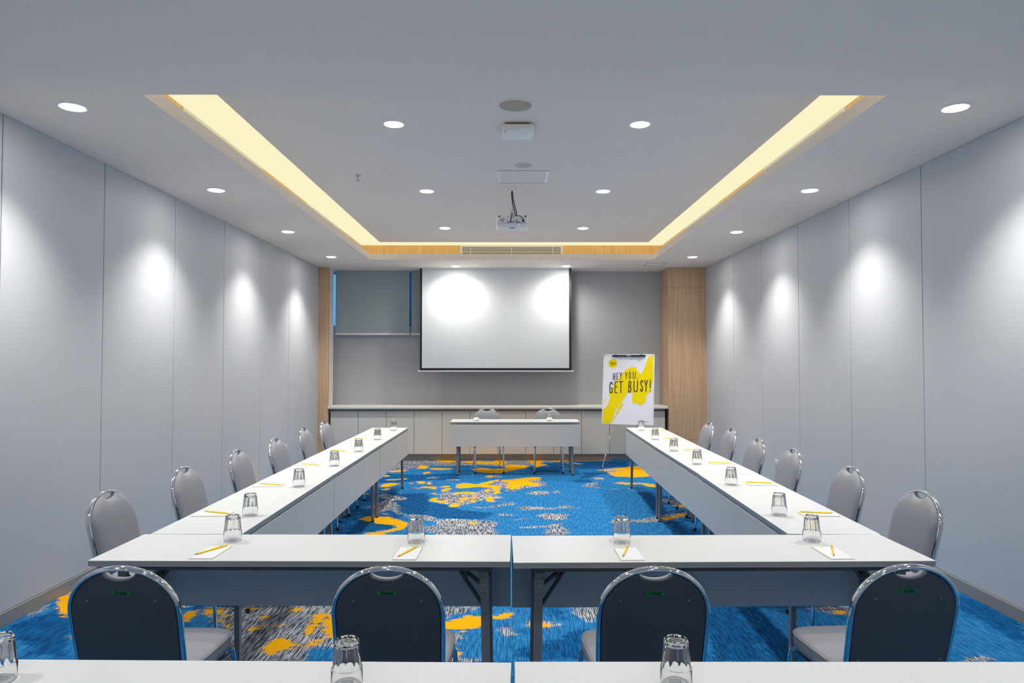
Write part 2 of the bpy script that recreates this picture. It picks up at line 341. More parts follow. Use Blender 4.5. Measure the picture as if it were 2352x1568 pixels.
GRY=[[(-1.78,10.6),(-1.72,11.39),(-1.21,11.3),(-0.85,10.98),(-0.79,11.07),(-0.93,11.34),(0.06,11.34),(0.06,10.48),(-0.51,10.73),(-0.99,10.6),(-1.38,10.73),(-1.41,10.4),(-1.55,10.21),(-1.78,10.14)],
[(-1.56,8.31),(-1.51,8.44),(-1.35,8.31),(-1.2,8.19),(-1.18,8.05),(-1.34,8.0),(-1.23,7.82),(-1.16,7.44),(-1.11,7.32),(-0.97,7.29),(-0.82,7.25),(-0.72,7.06),(-0.61,7.1),(-0.33,7.06),(-0.11,6.96),(-0.12,6.85),(-0.17,6.72),(-0.09,6.47),(-0.11,6.38),(-0.59,6.38),(-0.8,6.59),(-0.83,6.79),(-0.68,6.82),(-0.77,6.99),(-0.87,7.06),(-1.19,7.32),(-1.28,7.52),(-1.39,7.32),(-1.41,7.56),(-1.58,7.65),(-1.49,7.78),(-1.42,8.05)],
[(-0.82,8.0),(-0.86,8.44),(-0.76,8.57),(-0.59,8.39),(-0.4,8.52),(-0.3,8.81),(-0.14,9.29),(0.05,9.41),(0.05,8.54),(-0.11,8.81),(-0.2,8.34),(-0.08,8.26),(-0.09,8.14),(-0.29,8.09),(-0.37,7.91),(-0.54,7.73),(-0.73,7.82)],
[(-1.15,9.58),(-1.08,9.64),(-0.95,9.61),(-1.02,9.48),(-1.12,9.49)],
[(-0.87,9.35),(-0.78,9.48),(-0.65,9.44),(-0.67,9.35)],
[(-0.24,9.74),(-0.17,9.81),(-0.07,9.64),(-0.21,9.57)],
[(-0.55,7.86),(-0.4,7.69),(-0.27,7.67),(0.04,7.95),(0.04,7.77),(-0.27,7.6),(-0.4,7.63)],
[(-0.14,7.28),(-0.09,7.34),(0.01,7.32),(0.01,7.23),(-0.09,7.22)],
[(-1.7,6.38),(-1.65,6.47),(-1.4,6.43),(-1.39,6.38)],
[(-1.35,7.25),(-1.32,7.4),(-1.24,7.29)],
[(-0.08,11.39),(0.97,11.39),(0.93,11.08),(0.56,10.98),(0.27,10.59),(-0.08,10.59)],
[(-0.06,9.16),(0.01,9.44),(0.31,9.59),(0.48,9.16),(0.47,8.96),(0.17,8.76),(0.01,8.52),(-0.06,8.58)],
[(0.17,8.46),(0.28,8.58),(0.46,8.61),(0.47,8.37),(0.3,8.34)],
[(0.53,8.61),(0.6,8.64),(0.6,8.43),(0.52,8.43)],
[(0.05,7.64),(0.13,7.71),(0.35,7.66),(0.51,7.62),(0.56,7.76),(0.66,7.74),(0.75,7.62),(0.7,7.57),(0.55,7.59),(0.42,7.52),(0.14,7.5)],
[(0.02,7.02),(0.09,7.11),(0.23,7.17),(0.38,7.34),(0.62,7.3),(0.57,7.19),(0.59,7.06),(0.47,7.04),(0.34,7.09),(0.27,7.19),(0.09,7.04)],
[(0.09,6.75),(0.18,6.79),(0.34,6.81),(0.42,6.89),(0.51,6.87),(0.49,6.77),(0.58,6.59),(0.52,6.52),(0.5,6.4),(0.36,6.4),(0.3,6.52),(0.39,6.73),(0.13,6.69)],
[(-0.06,7.91),(0.09,7.86),(-0.05,7.71)],
[(-0.05,7.32),(0.03,7.28),(-0.05,7.21)],
[(0.9,8.92),(1.02,9.16),(1.15,9.19),(1.12,9.02),(1.02,8.96),(1.15,8.83),(1.13,8.76),(1.02,8.83)],
[(1.12,9.59),(1.2,9.63),(1.3,9.52),(1.25,9.37),(1.14,9.37)],
[(1.42,10.32),(1.71,10.5),(1.76,10.07),(1.64,9.59),(1.46,9.67),(1.34,10.2)],
[(1.18,7.04),(1.31,7.06),(1.49,7.21),(1.86,7.43),(1.8,7.17),(1.51,6.96),(1.3,6.92),(1.17,6.94)],
[(1.28,8.76),(1.35,8.76),(1.33,8.64),(1.26,8.67)],
[(1.46,8.8),(1.54,8.83),(1.51,8.64)],
[(1.75,8.09),(1.95,8.09),(1.9,7.81),(1.72,7.86)],
[(-1.98,4.59),(-1.5,4.63),(-1.11,4.63),(-0.96,4.21),(-0.95,3.95),(-1.1,3.91),(-1.07,3.67),(-1.51,3.67),(-1.73,4.26),(-1.84,4.31)],
[(-3.06,4.51),(-3.01,4.65),(-2.97,4.51),(-2.99,4.38)],
[(-0.48,4.6),(-0.2,4.61),(-0.19,4.53),(-0.33,4.45),(-0.44,4.32)],
[(-0.4,4.22),(-0.26,4.14),(-0.27,4.07),(-0.3,3.98),(-0.34,3.98),(-0.36,4.07)],
[(-0.08,4.2),(-0.02,4.24),(0.01,4.21),(0.04,4.13),(0.01,4.08),(-0.05,4.09)],
[(0.06,4.29),(0.11,4.33),(0.22,4.33),(0.31,4.27),(0.28,4.22),(0.22,4.2),(0.11,4.22)],
[(0.38,4.6),(0.61,4.6),(0.58,4.41),(0.49,4.31),(0.45,4.34),(0.41,4.46)],
[(-0.25,3.8),(-0.16,3.79),(-0.16,3.74),(-0.28,3.74)],
[(1.93,4.59),(2.24,4.62),(2.13,4.4),(2.04,4.43),(1.98,4.48),(1.9,4.5)],
[(2.42,3.77),(2.54,3.84),(2.59,3.83),(2.58,3.74),(2.42,3.74)]]
DRK=[[(-1.77,6.63),(-1.87,8.49),(-1.44,8.81),(-1.31,8.39),(-1.01,8.49),(-0.93,8.0),(-0.53,7.56),(-0.14,7.36),(-0.25,7.1),(-0.67,7.14),(-1.11,7.36),(-1.13,6.96),(-1.13,6.69),(-1.49,6.44),(-1.72,6.47)],
[(-1.85,9.95),(-1.26,9.81),(-0.77,9.95),(-0.73,9.41),(-1.3,9.29),(-1.7,9.16)],
[(-1.36,10.98),(-0.76,10.81),(-0.59,10.48),(-0.99,10.56),(-1.38,10.73)],
[(0.52,10.88),(1.24,11.08),(1.93,11.18),(1.74,10.59),(1.15,10.32),(0.62,10.5)],
[(1.05,9.99),(1.38,9.99),(1.18,9.67),(0.93,9.44)],
[(1.57,8.52),(1.77,8.58),(1.54,7.0),(1.78,6.96),(1.72,6.4),(1.5,6.55),(1.55,8.12)],
[(0.8,9.37),(1.05,9.44),(1.12,9.19),(0.85,9.16)],
[(0.27,10.5),(0.76,10.59),(0.72,10.07),(0.36,9.99)],
[(-3.02,4.26),(-2.88,4.62),(-2.35,3.8),(-2.65,3.8),(-2.65,3.92)],
[(0.02,3.84),(0.08,3.93),(0.2,3.97),(0.32,4.03),(0.38,4.13),(0.45,4.2),(0.41,3.78),(0.28,3.79),(0.15,3.77),(0.04,3.79)],
[(0.21,4.6),(0.37,4.6),(0.32,4.41),(0.22,4.44)],
[(1.45,4.58),(1.62,4.58),(1.6,3.98),(1.5,3.74),(1.39,3.74)],
[(1.26,4.55),(1.45,4.58),(1.36,3.74),(1.03,3.74)],
[(3.08,4.94),(3.11,4.26),(2.89,3.97),(2.87,4.55)]]

rs = random.Random(7)
def blob(cx, cy, rx, ry, n=9):
    return [(cx+rx*(1+rs.uniform(-.35, .35))*math.cos(2*PI*k/n), cy+ry*(1+rs.uniform(-.35, .35))*math.sin(2*PI*k/n)) for k in range(n)]
# the pattern goes on under the tables, along the walls and behind the photographer
for (cx, cy) in [(-2.5, 5.4), (-2.3, 6.9), (-2.7, 8.2), (-2.2, 9.4), (2.6, 6.0), (2.3, 7.4), (2.7, 9.0), 
                 (-2.2, 1.2), (-.9, .6), (.8, -.4), (2.1, .9), (-.2, -1.6), (1.7, -1.8), (-2, -1.5), (-.3, 1.4), (1.2, 1.5)]:
    GRY.append(blob(cx, cy, .32, .4)); 
    YEL.append(blob(cx+rs.uniform(-.2, .2), cy+rs.uniform(-.3, .3), .14, .2))
    DRK.append(blob(cx+rs.uniform(-.6, .6), cy+rs.uniform(-.6, .6), .5, .5))

def sdf(polys, X, Y, cap=.16):
    out = np.full(X.shape, -cap)
    for P in polys:
        P = np.array(P, float)
        x0, y0 = P.min(0)-cap; x1, y1 = P.max(0)+cap
        m = np.where((X >= x0) & (X <= x1) & (Y >= y0) & (Y <= y1))[0]
        if not len(m): continue
        px, py = X[m], Y[m]; d = np.full(len(m), 1e9); ins = np.zeros(len(m), bool)
        for a, b in zip(P, np.roll(P, -1, 0)):
            e = b-a; L = (e*e).sum()+1e-12
            t = np.clip(((px-a[0])*e[0]+(py-a[1])*e[1])/L, 0, 1)
            d = np.minimum(d, np.hypot(px-a[0]-t*e[0], py-a[1]-t*e[1]))
            c = ((a[1] > py) != (b[1] > py)) & (px < (b[0]-a[0])*(py-a[1])/((b[1]-a[1]) if abs(b[1]-a[1]) > 1e-9 else 1e-9)+a[0])
            ins ^= c
        out[m] = np.maximum(out[m], np.clip(np.where(ins, d, -d), -cap, cap))
    return out

def carpet():
    step = .03
    nx = int((XR-XL)/step)+1; ny = int((YF-YN)/step)+1
    xs = np.linspace(XL, XR, nx); ys = np.linspace(YN, YF, ny)
    GX, GY = np.meshgrid(xs, ys); X = GX.ravel(); Y = GY.ravel()
    me = bpy.data.meshes.new('floor')
    idx = np.arange(nx*ny).reshape(ny, nx)
    q = np.stack([idx[:-1, :-1], idx[:-1, 1:], idx[1:, 1:], idx[1:, :-1]], -1).reshape(-1, 4)
    co = np.stack([X, Y, np.zeros_like(X)], 1)
    me.vertices.add(len(co)); me.vertices.foreach_set('co', co.ravel())
    me.loops.add(q.size); me.loops.foreach_set('vertex_index', q.ravel().astype(np.int32))
    me.polygons.add(len(q)); me.polygons.foreach_set('loop_start', np.arange(0, q.size, 4, dtype=np.int32))
    me.update(calc_edges=True)
    for n, p in (('yel', YEL), ('gry', GRY), ('drk', DRK)):
        a = me.attributes.new(n, 'FLOAT', 'POINT'); a.data.foreach_set('value', sdf(p, X, Y).astype(np.float32))
    m = bpy.data.materials.new('woven_carpet'); m.use_nodes = True
    nt = m.node_tree; b = nt.nodes['Principled BSDF']; b.inputs['Roughness'].default_value = .95; b.inputs['Specular IOR Level'].default_value = .1
    L = nt.links.new; N = nt.nodes.new
    tc = N('ShaderNodeTexCoord')
    def noise(scale, sc, detail=2, rough=.5):
        mp = N('ShaderNodeMapping'); mp.inputs['Scale'].default_value = sc; L(tc.outputs['Object'], mp.inputs['Vector'])
        n = N('ShaderNodeTexNoise'); n.inputs['Scale'].default_value = scale; n.inputs['Detail'].default_value = detail; n.inputs['Roughness'].default_value = rough
        L(mp.outputs[0], n.inputs['Vector']); return n.outputs['Fac']
    def math_(op, a, b_=None, c=None):
        n = N('ShaderNodeMath'); n.operation = op
        for i, v in enumerate((a, b_, c)):
            if v is None: continue
            if isinstance(v, (int, float)): n.inputs[i].default_value = v
            else: L(v, n.inputs[i])
        return n.outputs[0]
    def step_(v, lo, hi):
        n = N('ShaderNodeMapRange'); n.interpolation_type = 'SMOOTHSTEP'; L(v, n.inputs['Value'])
        n.inputs['From Min'].default_value = lo; n.inputs['From Max'].default_value = hi; return n.outputs['Result']
    def attr(n):
        a = N('ShaderNodeAttribute'); a.attribute_name = n; return a.outputs['Fac']
    def mix(f, a, b_):
        n = N('ShaderNodeMix'); n.data_type = 'RGBA'; L(f, n.inputs['Factor'])
        for k, v in (('A', a), ('B', b_)):
            if isinstance(v, tuple): n.inputs[k].default_value = (*v[:3], 1)
            else: L(v, n.inputs[k])
        return n.outputs['Result']
    sx_ = N('ShaderNodeSeparateXYZ'); L(tc.outputs['Object'], sx_.inputs[0])
    dash = noise(1., (85, 9, 1), 2)
    bend = noise(1., (2.5, 3.5, 1), 2)
    row = math_('SINE', math_('ADD', math_('MULTIPLY', sx_.outputs['X'], 2*PI/.0125), math_('MULTIPLY', bend, 9.)))
    streak = math_('ADD', math_('MULTIPLY', row, .085), dash)      # tufted rows run along the room
    fine = noise(1., (260, 90, 1), 2, .6)
    rag = noise(1., (130, 32, 1), 3, .7)
    frag = noise(1., (8, 20, 1), 3, .6)
    blot = noise(1.6, (1, 1.2, 1), 3)
    wob = math_('MULTIPLY', math_('SUBTRACT', rag, .5), .09)
    wob2 = math_('MULTIPLY', math_('SUBTRACT', fine, .5), .05)
    wob = math_('ADD', math_('ADD', wob, wob2), math_('MULTIPLY', math_('SUBTRACT', frag, .5), .15))
    fy = step_(math_('ADD', attr('yel'), wob), -.004, .012)
    fg = step_(math_('ADD', attr('gry'), wob), -.006, .02)
    fd = step_(math_('ADD', math_('ADD', attr('drk'), wob), math_('MULTIPLY', math_('SUBTRACT', blot, .5), .25)), -.03, .03)
    ss = step_(math_('ADD', streak, math_('MULTIPLY', math_('SUBTRACT', fine, .5), .5)), .40, .60)
    blue_l = mix(ss, lin(18, 92, 148), lin(46, 126, 180))
    blue_d = mix(ss, lin(3, 60, 106), lin(12, 94, 150))
    blue = mix(fd, blue_l, blue_d)
    sg = step_(math_('ADD', streak, math_('MULTIPLY', math_('SUBTRACT', fine, .5), .5)), .42, .58)
    light = mix(step_(blot, .42, .6), lin(158, 162, 170), lin(188, 188, 190))
    grey = mix(sg, lin(54, 66, 80), light)
    c = mix(fg, blue, grey)
    yy = mix(step_(fine, .25, .75), lin(222, 156, 0), lin(240, 176, 3))
    c = mix(fy, c, yy)
    L(c, b.inputs['Base Color'])
    bp = N('ShaderNodeBump'); bp.inputs['Strength'].default_value = .5; bp.inputs['Distance'].default_value = .004
    L(math_('ADD', streak, fine), bp.inputs['Height']); L(bp.outputs[0], b.inputs['Normal'])
    me.materials.append(m)
    o = bpy.data.objects.new('floor', me); COL.objects.link(o)
    tag(o, 'blue, grey and yellow patterned carpet floor', 'floor', kind='structure')
carpet()
for n in ('YEL', 'GRY', 'DRK'): del globals()[n]

# ---- side walls with upright panels
def side_wall(name, xin, sgn, joints, label):
    b = MB(); b.box(min(xin+sgn*.012, xin+sgn*.15), max(xin+sgn*.012, xin+sgn*.15), YN, YF+.15, -.05, 3.5)
    w = tag(b.build(name, M['joint']), label, 'wall', kind='structure')
    js = list(joints)
    while js[0] > YN+.3: js.insert(0, js[0]-1.1)
    js[0] = YN
    for a, c in zip(js[:-1], js[1:]):
        p = MB(); p.bbox(min(xin, xin+sgn*.0125), max(xin, xin+sgn*.0125), a+.004, c-.004, .086, ZC-.001, .0015, 1)
        p.build('panel', M['wall'], w)
    return w
side_wall('wall_left', XL, -1, [4.174, 5.233, 6.341, 7.434, 8.546, 9.631, 10.729, 11.598], 'left wall of tall blue-grey panels')
side_wall('wall_right', XR, 1, [4.15, 5.262, 6.386, 7.529, 8.633, 9.718, 10.838, 11.598], 'right wall of tall blue-grey panels with a socket')
for n, xin, sgn in (('baseboard_left', XL, 1), ('baseboard_right', XR, -1)):
    b = MB(); b.bbox(min(xin, xin+sgn*.012), max(xin, xin+sgn*.012), YN+.002, 11.095, 0.0, .085, .002, 1)
    tag(b.build(n, M['base']), 'grey skirting along the foot of the %s wall' % n.split('_')[1], 'baseboard', kind='structure')
# rear wall behind the photographer
b = MB(); b.box(XL-.15, XR+.15, YN-.12, YN, -.05, 3.4)
tag(b.build('wall_rear', M['wall']), 'plain blue-grey wall behind the nearest tables', 'wall', kind='structure')

# ---- screen wall with a window slot at the upper left
WX0, WX1, WZ0, WZ1 = -3.02, -.35, 2.155, 3.06
b = MB()
b.box(XL-.15, WX0, YF, YF+.2, -.05, 3.4); b.box(WX1, XR+.15, YF, YF+.2, -.05, 3.4)
b.box(WX0, WX1, YF, YF+.2, -.05, WZ0); b.box(WX0, WX1, YF, YF+.2, WZ1, 3.4)
tag(b.build('wall_front', M['fabricwall']), 'dark grey fabric wall behind the projection screen', 'wall', kind='structure')
w = tag(MB().box(WX0, WX1, YF+.13, YF+.136, WZ0, WZ1).build('window_1', M['pane']), 'narrow high window behind the grey roller blinds', 'window', kind='structure')
f = MB()
f.box(WX0, WX0+.012, YF+.10, YF+.16, WZ0, WZ1); f.box(WX1-.03, WX1, YF+.10, YF+.16, WZ0, WZ1)
f.box(WX0, WX1, YF+.10, YF+.16, WZ0, WZ0+.02); f.box(WX0, WX1, YF+.10, YF+.16, WZ1-.02, WZ1)
f.build('window_frame', M['alu'], w)
MB().box(-1.69, -1.60, YF+.09, YF+.17, WZ0, WZ1).build('mullion', M['alu'], w)
MB().box(WX0, WX1, YF-.004, YF+.1, WZ0-.006, WZ0).build('window_sill', M['white'], w)
# white upright trim between the left pilaster and the blinds
b = MB(); b.bbox(-3.044, -2.889, 11.172, 11.435, .87, ZC, .003, 1)
tag(b.build('trim_1', M['trimwhite']), 'pale upright trim beside the left end of the blinds', 'trim', kind='structure')

# ---- oak pilasters either side
def pilaster(name, x0, x1, label, yb=YF):
    core = MB().box(x0+.004, x1-.004, 11.106, yb-.006, 0, ZC-.002).build(name, M['dark'])
    tag(core, label, 'column', kind='structure')
    for z0, z1 in ((.002, .338), (.341, 2.75), (2.753, ZC-.001)):
        MB().bbox(x0, x1, 11.10, yb, z0, z1, .001, 1).build('wood_panel', M['oak'], core)
    return core
pilaster('trim_2', XL+.001, -2.885, 'narrow oak pilaster at the left end of the screen wall', 11.17)
pilaster('trim_3', 2.515, XR-.001, 'wide oak pilaster at the right end of the screen wall')

# ---- ceiling: soffit ring with a lip, recessed middle, glowing cove
TX0, TX1, TY0, TY1 = -2.05, 2.105, 3.864, 10.245
b = MB()
b.box(XL-.1, TX0, 3.4, YF+.2, ZC, ZL); b.box(TX1, XR+.1, 3.4, YF+.2, ZC, ZL)
b.box(TX0, TX1, TY1, YF+.2, ZC, ZL); b.box(TX0, TX1, 3.4, TY0, ZC, ZL)
ceil = tag(b.build('ceiling', M['ceil']), 'grey-white ceiling with a recessed tray and warm cove strip', 'ceiling', kind='structure')
MB().bbox(-1.885, 2.0, 4.0, 10.06, ZI, ZI+.03, .002, 1).build('inner_panel', M['ceil'], ceil)
cv = MB(); cx0, cx1, cy0, cy1 = -2.215, 2.268, 3.70, 10.41
cv.box(cx0-.03, -1.90, cy0, cy1+.03, ZI+.012, ZI+.05); cv.box(2.015, cx1+.03, cy0, cy1+.03, ZI+.012, ZI+.05)
cv.box(-1.90, 2.015, 10.045, cy1+.03, ZI+.012, ZI+.05); cv.box(-1.90, 2.015, cy0, 4.02, ZI+.012, ZI+.05)
tag(cv.build('light_panel', M['cove'], ceil), 'pale yellow glowing cove strip')
WZa, WZb = ZL-.002, ZI+.02
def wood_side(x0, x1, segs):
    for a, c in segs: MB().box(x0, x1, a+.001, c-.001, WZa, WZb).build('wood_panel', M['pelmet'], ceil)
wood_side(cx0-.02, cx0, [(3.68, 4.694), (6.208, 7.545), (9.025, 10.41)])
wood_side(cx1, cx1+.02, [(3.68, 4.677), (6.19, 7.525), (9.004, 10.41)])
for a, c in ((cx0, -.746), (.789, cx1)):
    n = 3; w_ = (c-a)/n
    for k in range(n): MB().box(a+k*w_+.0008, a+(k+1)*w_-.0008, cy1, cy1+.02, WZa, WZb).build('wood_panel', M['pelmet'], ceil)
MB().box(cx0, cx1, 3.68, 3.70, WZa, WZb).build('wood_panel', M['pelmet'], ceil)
# the lower flat ceiling nearer to the photographer
b = MB(); b.box(XL-.1, XR+.1, YN-.1, 3.57, 3.0, 3.17)
tag(b.build('ceiling', M['ceil']), 'lower flat ceiling over the nearest tables', 'ceiling', kind='structure')

# ================================================================ CEILING FIXTURES
def grille(name, label, width, height, loc, rz, parts=True):
    """air grille in the local XZ plane, facing -Y"""
    t = thing(name, label, 'air vent', loc, rz)
    w, h = width/2, height
    MB().box(-w+.01, w-.01, .025, .03, .01, h-.01).build('backing', M['dark'], t)
    f = MB(); fr = .028
    f.box(-w, w, -.006, .024, h-fr, h); f.box(-w, w, -.006, .024, 0, .012)
    f.box(-w, -w+fr, -.006, .024, .012, h-fr); f.box(w-fr, w, -.006, .024, .012, h-fr)
    f.build('frame', M['grillew'], t)
    n = 6
    for k in range(n):
        z = .02 + (h-fr-.026)*k/(n-1)
        MB().bar((-w+fr, .008, z), (w-fr, .008, z), .014, .009, (0, .2, 1)).build('slat', M['grillew'], t)
    for x in (-w+.15, 0, w-.15):
        MB().box(x-.004, x+.004, -.002, .004, .012, h-fr).build('divider', M['grillew'], t)
    return t
GH = WZb-WZa-.004
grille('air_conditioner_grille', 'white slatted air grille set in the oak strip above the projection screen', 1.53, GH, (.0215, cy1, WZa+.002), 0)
grille('air_conditioner_grille', 'white air grille in the left tray side, nearer the camera', 1.51, GH, (cx0-.002, (4.694+6.208)/2, WZa+.002), PI/2)
grille('air_conditioner_grille', 'white air grille in the left tray side, nearer the screen', 1.476, GH, (cx0-.002, (7.545+9.025)/2, WZa+.002), PI/2)
grille('air_conditioner_grille', 'white air grille in the right tray side, nearer the camera', 1.51, GH, (cx1+.002, (4.677+6.19)/2, WZa+.002), -PI/2)
grille('air_conditioner_grille', 'white air grille in the right tray side, nearer the screen', 1.476, GH, (cx1+.002, (7.525+9.004)/2, WZa+.002), -PI/2)

lamp_d = bpy.data.lights.new('downlight_beam', 'SPOT')
lamp_d.energy = LAMP_W; lamp_d.color = LAMP_COL; lamp_d.spot_size = math.radians(110); lamp_d.spot_blend = 1.0; lamp_d.shadow_soft_size = .05
dim_d = lamp_d.copy(); dim_d.energy = LAMP_W*.58     # weaker beam for the unseen lamps added in the lower ceiling
scr_d = lamp_d.copy(); scr_d.energy = LAMP_W*.42; scr_d.spot_size = math.radians(165)     # wide washers before the screen
glow_d = bpy.data.lights.new('downlight_glow', 'AREA'); glow_d.shape = 'DISK'; glow_d.size = .128; glow_d.energy = LENS_W; glow_d.color = LENS_COL
def make_downlight():
    t = thing('downlight', 'x', 'ceiling light', (0, 0, 0))
    MB().lathe([(.066, 0), (.0665, -.005), (.071, -.008), (.080, -.006), (.084, 0)], 32, capa=False, capb=False).build('trim_ring', M['white'], t, 40)
    MB().lathe([(.066, -.001), (.064, -.009), (.045, -.0135)], 20, capa=False).build('lens', M['lens'], t, 60)
    l = bpy.data.objects.new('beam', lamp_d); COL.objects.link(l); l.parent = t; l.location = (0, 0, -.07)
    l = bpy.data.objects.new('glow', glow_d); COL.objects.link(l); l.parent = t; l.location = (0, 0, -.0145)
    return t
DL = make_downlight(); used = []
def downlight(x, y, z, label, group, dim=None):
    o = DL if not used else copy_tree(DL)
    if dim: [c for c in o.children if c.type == 'LIGHT' and c.data.type == 'SPOT'][0].data = dim
    used.append(o); o.location = (x, y, z); o['label'] = label; o['group'] = group
order4 = ['nearest the camera', 'second from the camera', 'third from the camera', 'nearest the screen wall']
for k, y in enumerate((4.045, 6.035, 8.0, 9.945)):
    downlight(-2.55, y, ZC, 'round recessed downlight in the left soffit, ' + order4[k], 'soffit downlights')
    downlight(2.605, y, ZC, 'round recessed downlight in the right soffit, ' + order4[k], 'soffit downlights')
for k, y in enumerate((5.0, 6.996, 8.964)):
    o3 = ['nearest the camera', 'middle of the three', 'nearest the cove end'][k]
    downlight(-.838, y, ZI, 'round recessed downlight in the tray, left row, ' + o3, 'tray downlights')
    downlight(.937, y, ZI, 'round recessed downlight in the tray, right row, ' + o3, 'tray downlights')
downlight(-.849, 10.907, ZC, 'round recessed downlight just above the screen, on its left', 'screen wall downlights', scr_d)
downlight(.874, 10.907, ZC, 'round recessed downlight just above the screen, on its right', 'screen wall downlights', scr_d)
for x, y, n in ((-2.55, 1.6, 'left wall side, over the nearest tables'), (2.6, 1.6, 'right wall side, over the nearest tables'), (-2.55, -.6, 'left wall side, behind the camera'),
                (2.6, -.6, 'right wall side, behind the camera'), (-.84, 2.45, 'left of the middle, over the nearest chairs'), (.94, 2.45, 'right of the middle, over the nearest chairs'),
                (-.84, .0, 'left of the middle, beside the camera'), (.94, .0, 'right of the middle, beside the camera'), (-.84, -1.8, 'left of the middle, by the rear wall'), (.94, -1.8, 'right of the middle, by the rear wall')):
    downlight(x, y, 3.0, 'unseen recessed downlight in the lower ceiling, ' + n, 'unseen near ceiling downlights', dim_d)     # unseen lamps added off the grid, to light the nearest tables

# round ceiling speakers
def ceiling_speaker(x, y, r, m, label):
    t = thing('ceiling_speaker', label, 'speaker', (x, y, ZI))
    MB().lathe([(r, 0), (r, -.006), (r*.96, -.010), (r*.93, -.006)], 40, capa=False, capb=False).build('rim', M['grillew'], t, 40)
    MB().lathe([(r*.94, -.001), (r*.93, -.006), (r*.6, -.009), (r*.1, -.010)], 40).build('mesh_cover', m, t, 60)
ceiling_speaker(.035, 4.625, .117, M['speaker'], 'large round brownish ceiling speaker nearest the camera')
ceiling_speaker(.117, 6.055, .082, M['spk2'], 'small round pale ceiling speaker beside the access hatch')
# wireless access point
t = thing('access_point', 'white rounded wireless access point box under the ceiling', 'access point', (.056, 5.07, ZI))
MB().box(-.085, .085, -.085, .085, -.012, 0).build('mounting_plate', M['dark'], t)
bm_ = MB().bbox(-.115, .115, -.118, .118, -.062, -.011, .018, 4); bm_.build('body', M['white'], t, 40)
MB().lathe([(.003, 0), (.003, -.002)], 10, c=(.085, .095, -.0605)).build('status_light', M['led'], t)
MB().box(-.096, -.088, -.098, -.088, -.0632, -.0618).build('mark', M['steel'], t)
MB().box(-.096, -.088, -.085, -.078, -.0632, -.0618).build('mark', M['steel'], t)
# access hatches
def hatch(x0, x1, y0, y1, z, label):
    t = thing('access_hatch', label, 'ceiling hatch', ((x0+x1)/2, (y0+y1)/2, z))
    w, d = (x1-x0)/2, (y1-y0)/2; e = .012
    f = MB(); f.box(-w, w, -d, -d+e, -.004, 0); f.box(-w, w, d-e, d, -.004, 0); f.box(-w, -w+e, -d+e, d-e, -.004, 0); f.box(w-e, w, -d+e, d-e, -.004, 0)
    f.build('frame', M['spk2'], t)
    MB().box(-w+e+.002, w-e-.002, -d+e+.002, d-e-.002, -.0025, 0).build('door', M['ceil'], t)
    return t
t = hatch(-.116, .349, 6.237, 6.684, ZI, 'square access hatch in the tray ceiling above the projector')
for s in (-1, 1): MB().box(s*.222-.014, s*.222+.014, -.2, .2, -.0055, -.004).build('tape_strip', M['white'], t)
hatch(2.088, 2.383, 10.55, 10.91, ZC, 'small access hatch in the soffit beside the right oak pilaster')
# sprinkler head
t = thing('sprinkler', 'small chrome sprinkler head hanging in the tray ceiling', 'sprinkler', (-1.403, 6.406, ZI))
MB().lathe([(.033, 0), (.031, -.006), (.012, -.009)], 20).build('escutcheon', M['chrome'], t, 40)
MB().lathe([(.008, -.008), (.007, -.03), (.005, -.034), (.005, -.046)], 12).build('stem', M['brass'], t, 40)
MB().lathe([(.004, -.046), (.017, -.048), (.017, -.050), (.003, -.051)], 16).build('deflector', M['brass'], t, 40)
# slot of the screen housing in the soffit
b = MB(); b.box(-1.74, -1.45, 11.08, 11.27, ZC-.004, ZC); b.box(.99, 1.31, 11.08, 11.27, ZC-.004, ZC); b.box(-1.45, .99, 11.08, 11.19, ZC-.004, ZC); b.box(-1.45, .99, 11.25, 11.27, ZC-.004, ZC)
tag(b.build('trim_4', M['trimwhite']), 'thin slot frame in the soffit that the screen drops from', 'trim', kind='structure')

# ---- projector hanging from the tray ceiling
t = thing('projector', 'white ceiling projector hanging on a pole with black cables', 'projector', (.022, 7.0, ZI))
MB().lathe([(.045, 0), (.045, -.006), (.03, -.008)], 20).build('ceiling_plate', M['white'], t, 40)
MB().lathe([(.014, -.006), (.014, -.20)], 14).build('pole', M['white'], t, 40)
b = MB(); b.bbox(-.03, .03, -.025, .025, -.255, -.195, .004, 2); b.bar((-.03, 0, -.25), (-.09, .06, -.285), .014, .005); b.bar((.03, 0, -.25), (.09, .06, -.285), .014, .005); b.bar((-.03, 0, -.25), (-.08, -.06, -.285), .014, .005); b.bar((.03, 0, -.25), (.08, -.06, -.285), .014, .005)
b.build('mount_bracket', M['white'], t, 30)
pb = MB().bbox(-.157, .157, -.115, .115, -.385, -.283, .018, 4).build('body', M['white'], t, 40)
MB().box(-.155, .155, -.1165, -.114, -.352, -.3505).build('seam', M['steel'], pb)
MB().lathe([(.021, -.1165), (.021, -.114)], 24, c=(-.10, 0, -.318), ax='Y').build('vent_disc', M['spk2'], pb, 40)
b = MB()
for x, z, w_, h_ in ((-.042, -.338, .013, .012), (.012, -.336, .02, .010), (.04, -.338, .012, .010), (.057, -.340, .012, .008), (.075, -.340, .014, .010)): b.box(x-w_/2, x+w_/2, -.1175, -.114, z-h_/2, z+h_/2)
for x, z in ((.035, -.322), (.05, -.322), (.048, -.336)): b.lathe([(.005, -.1175), (.005, -.114)], 10, c=(x, 0, z), ax='Y')
b.build('connectors', M['dark'], pb)
MB().box(-.028, -.008, -.119, -.114, -.343, -.330).build('video_plug', mat('blue_plug', (.02, .12, .4), .4), pb)
MB().bbox(.098, .118, -.120, -.113, -.338, -.312, .002, 1).build('power_socket', M['black'], pb)
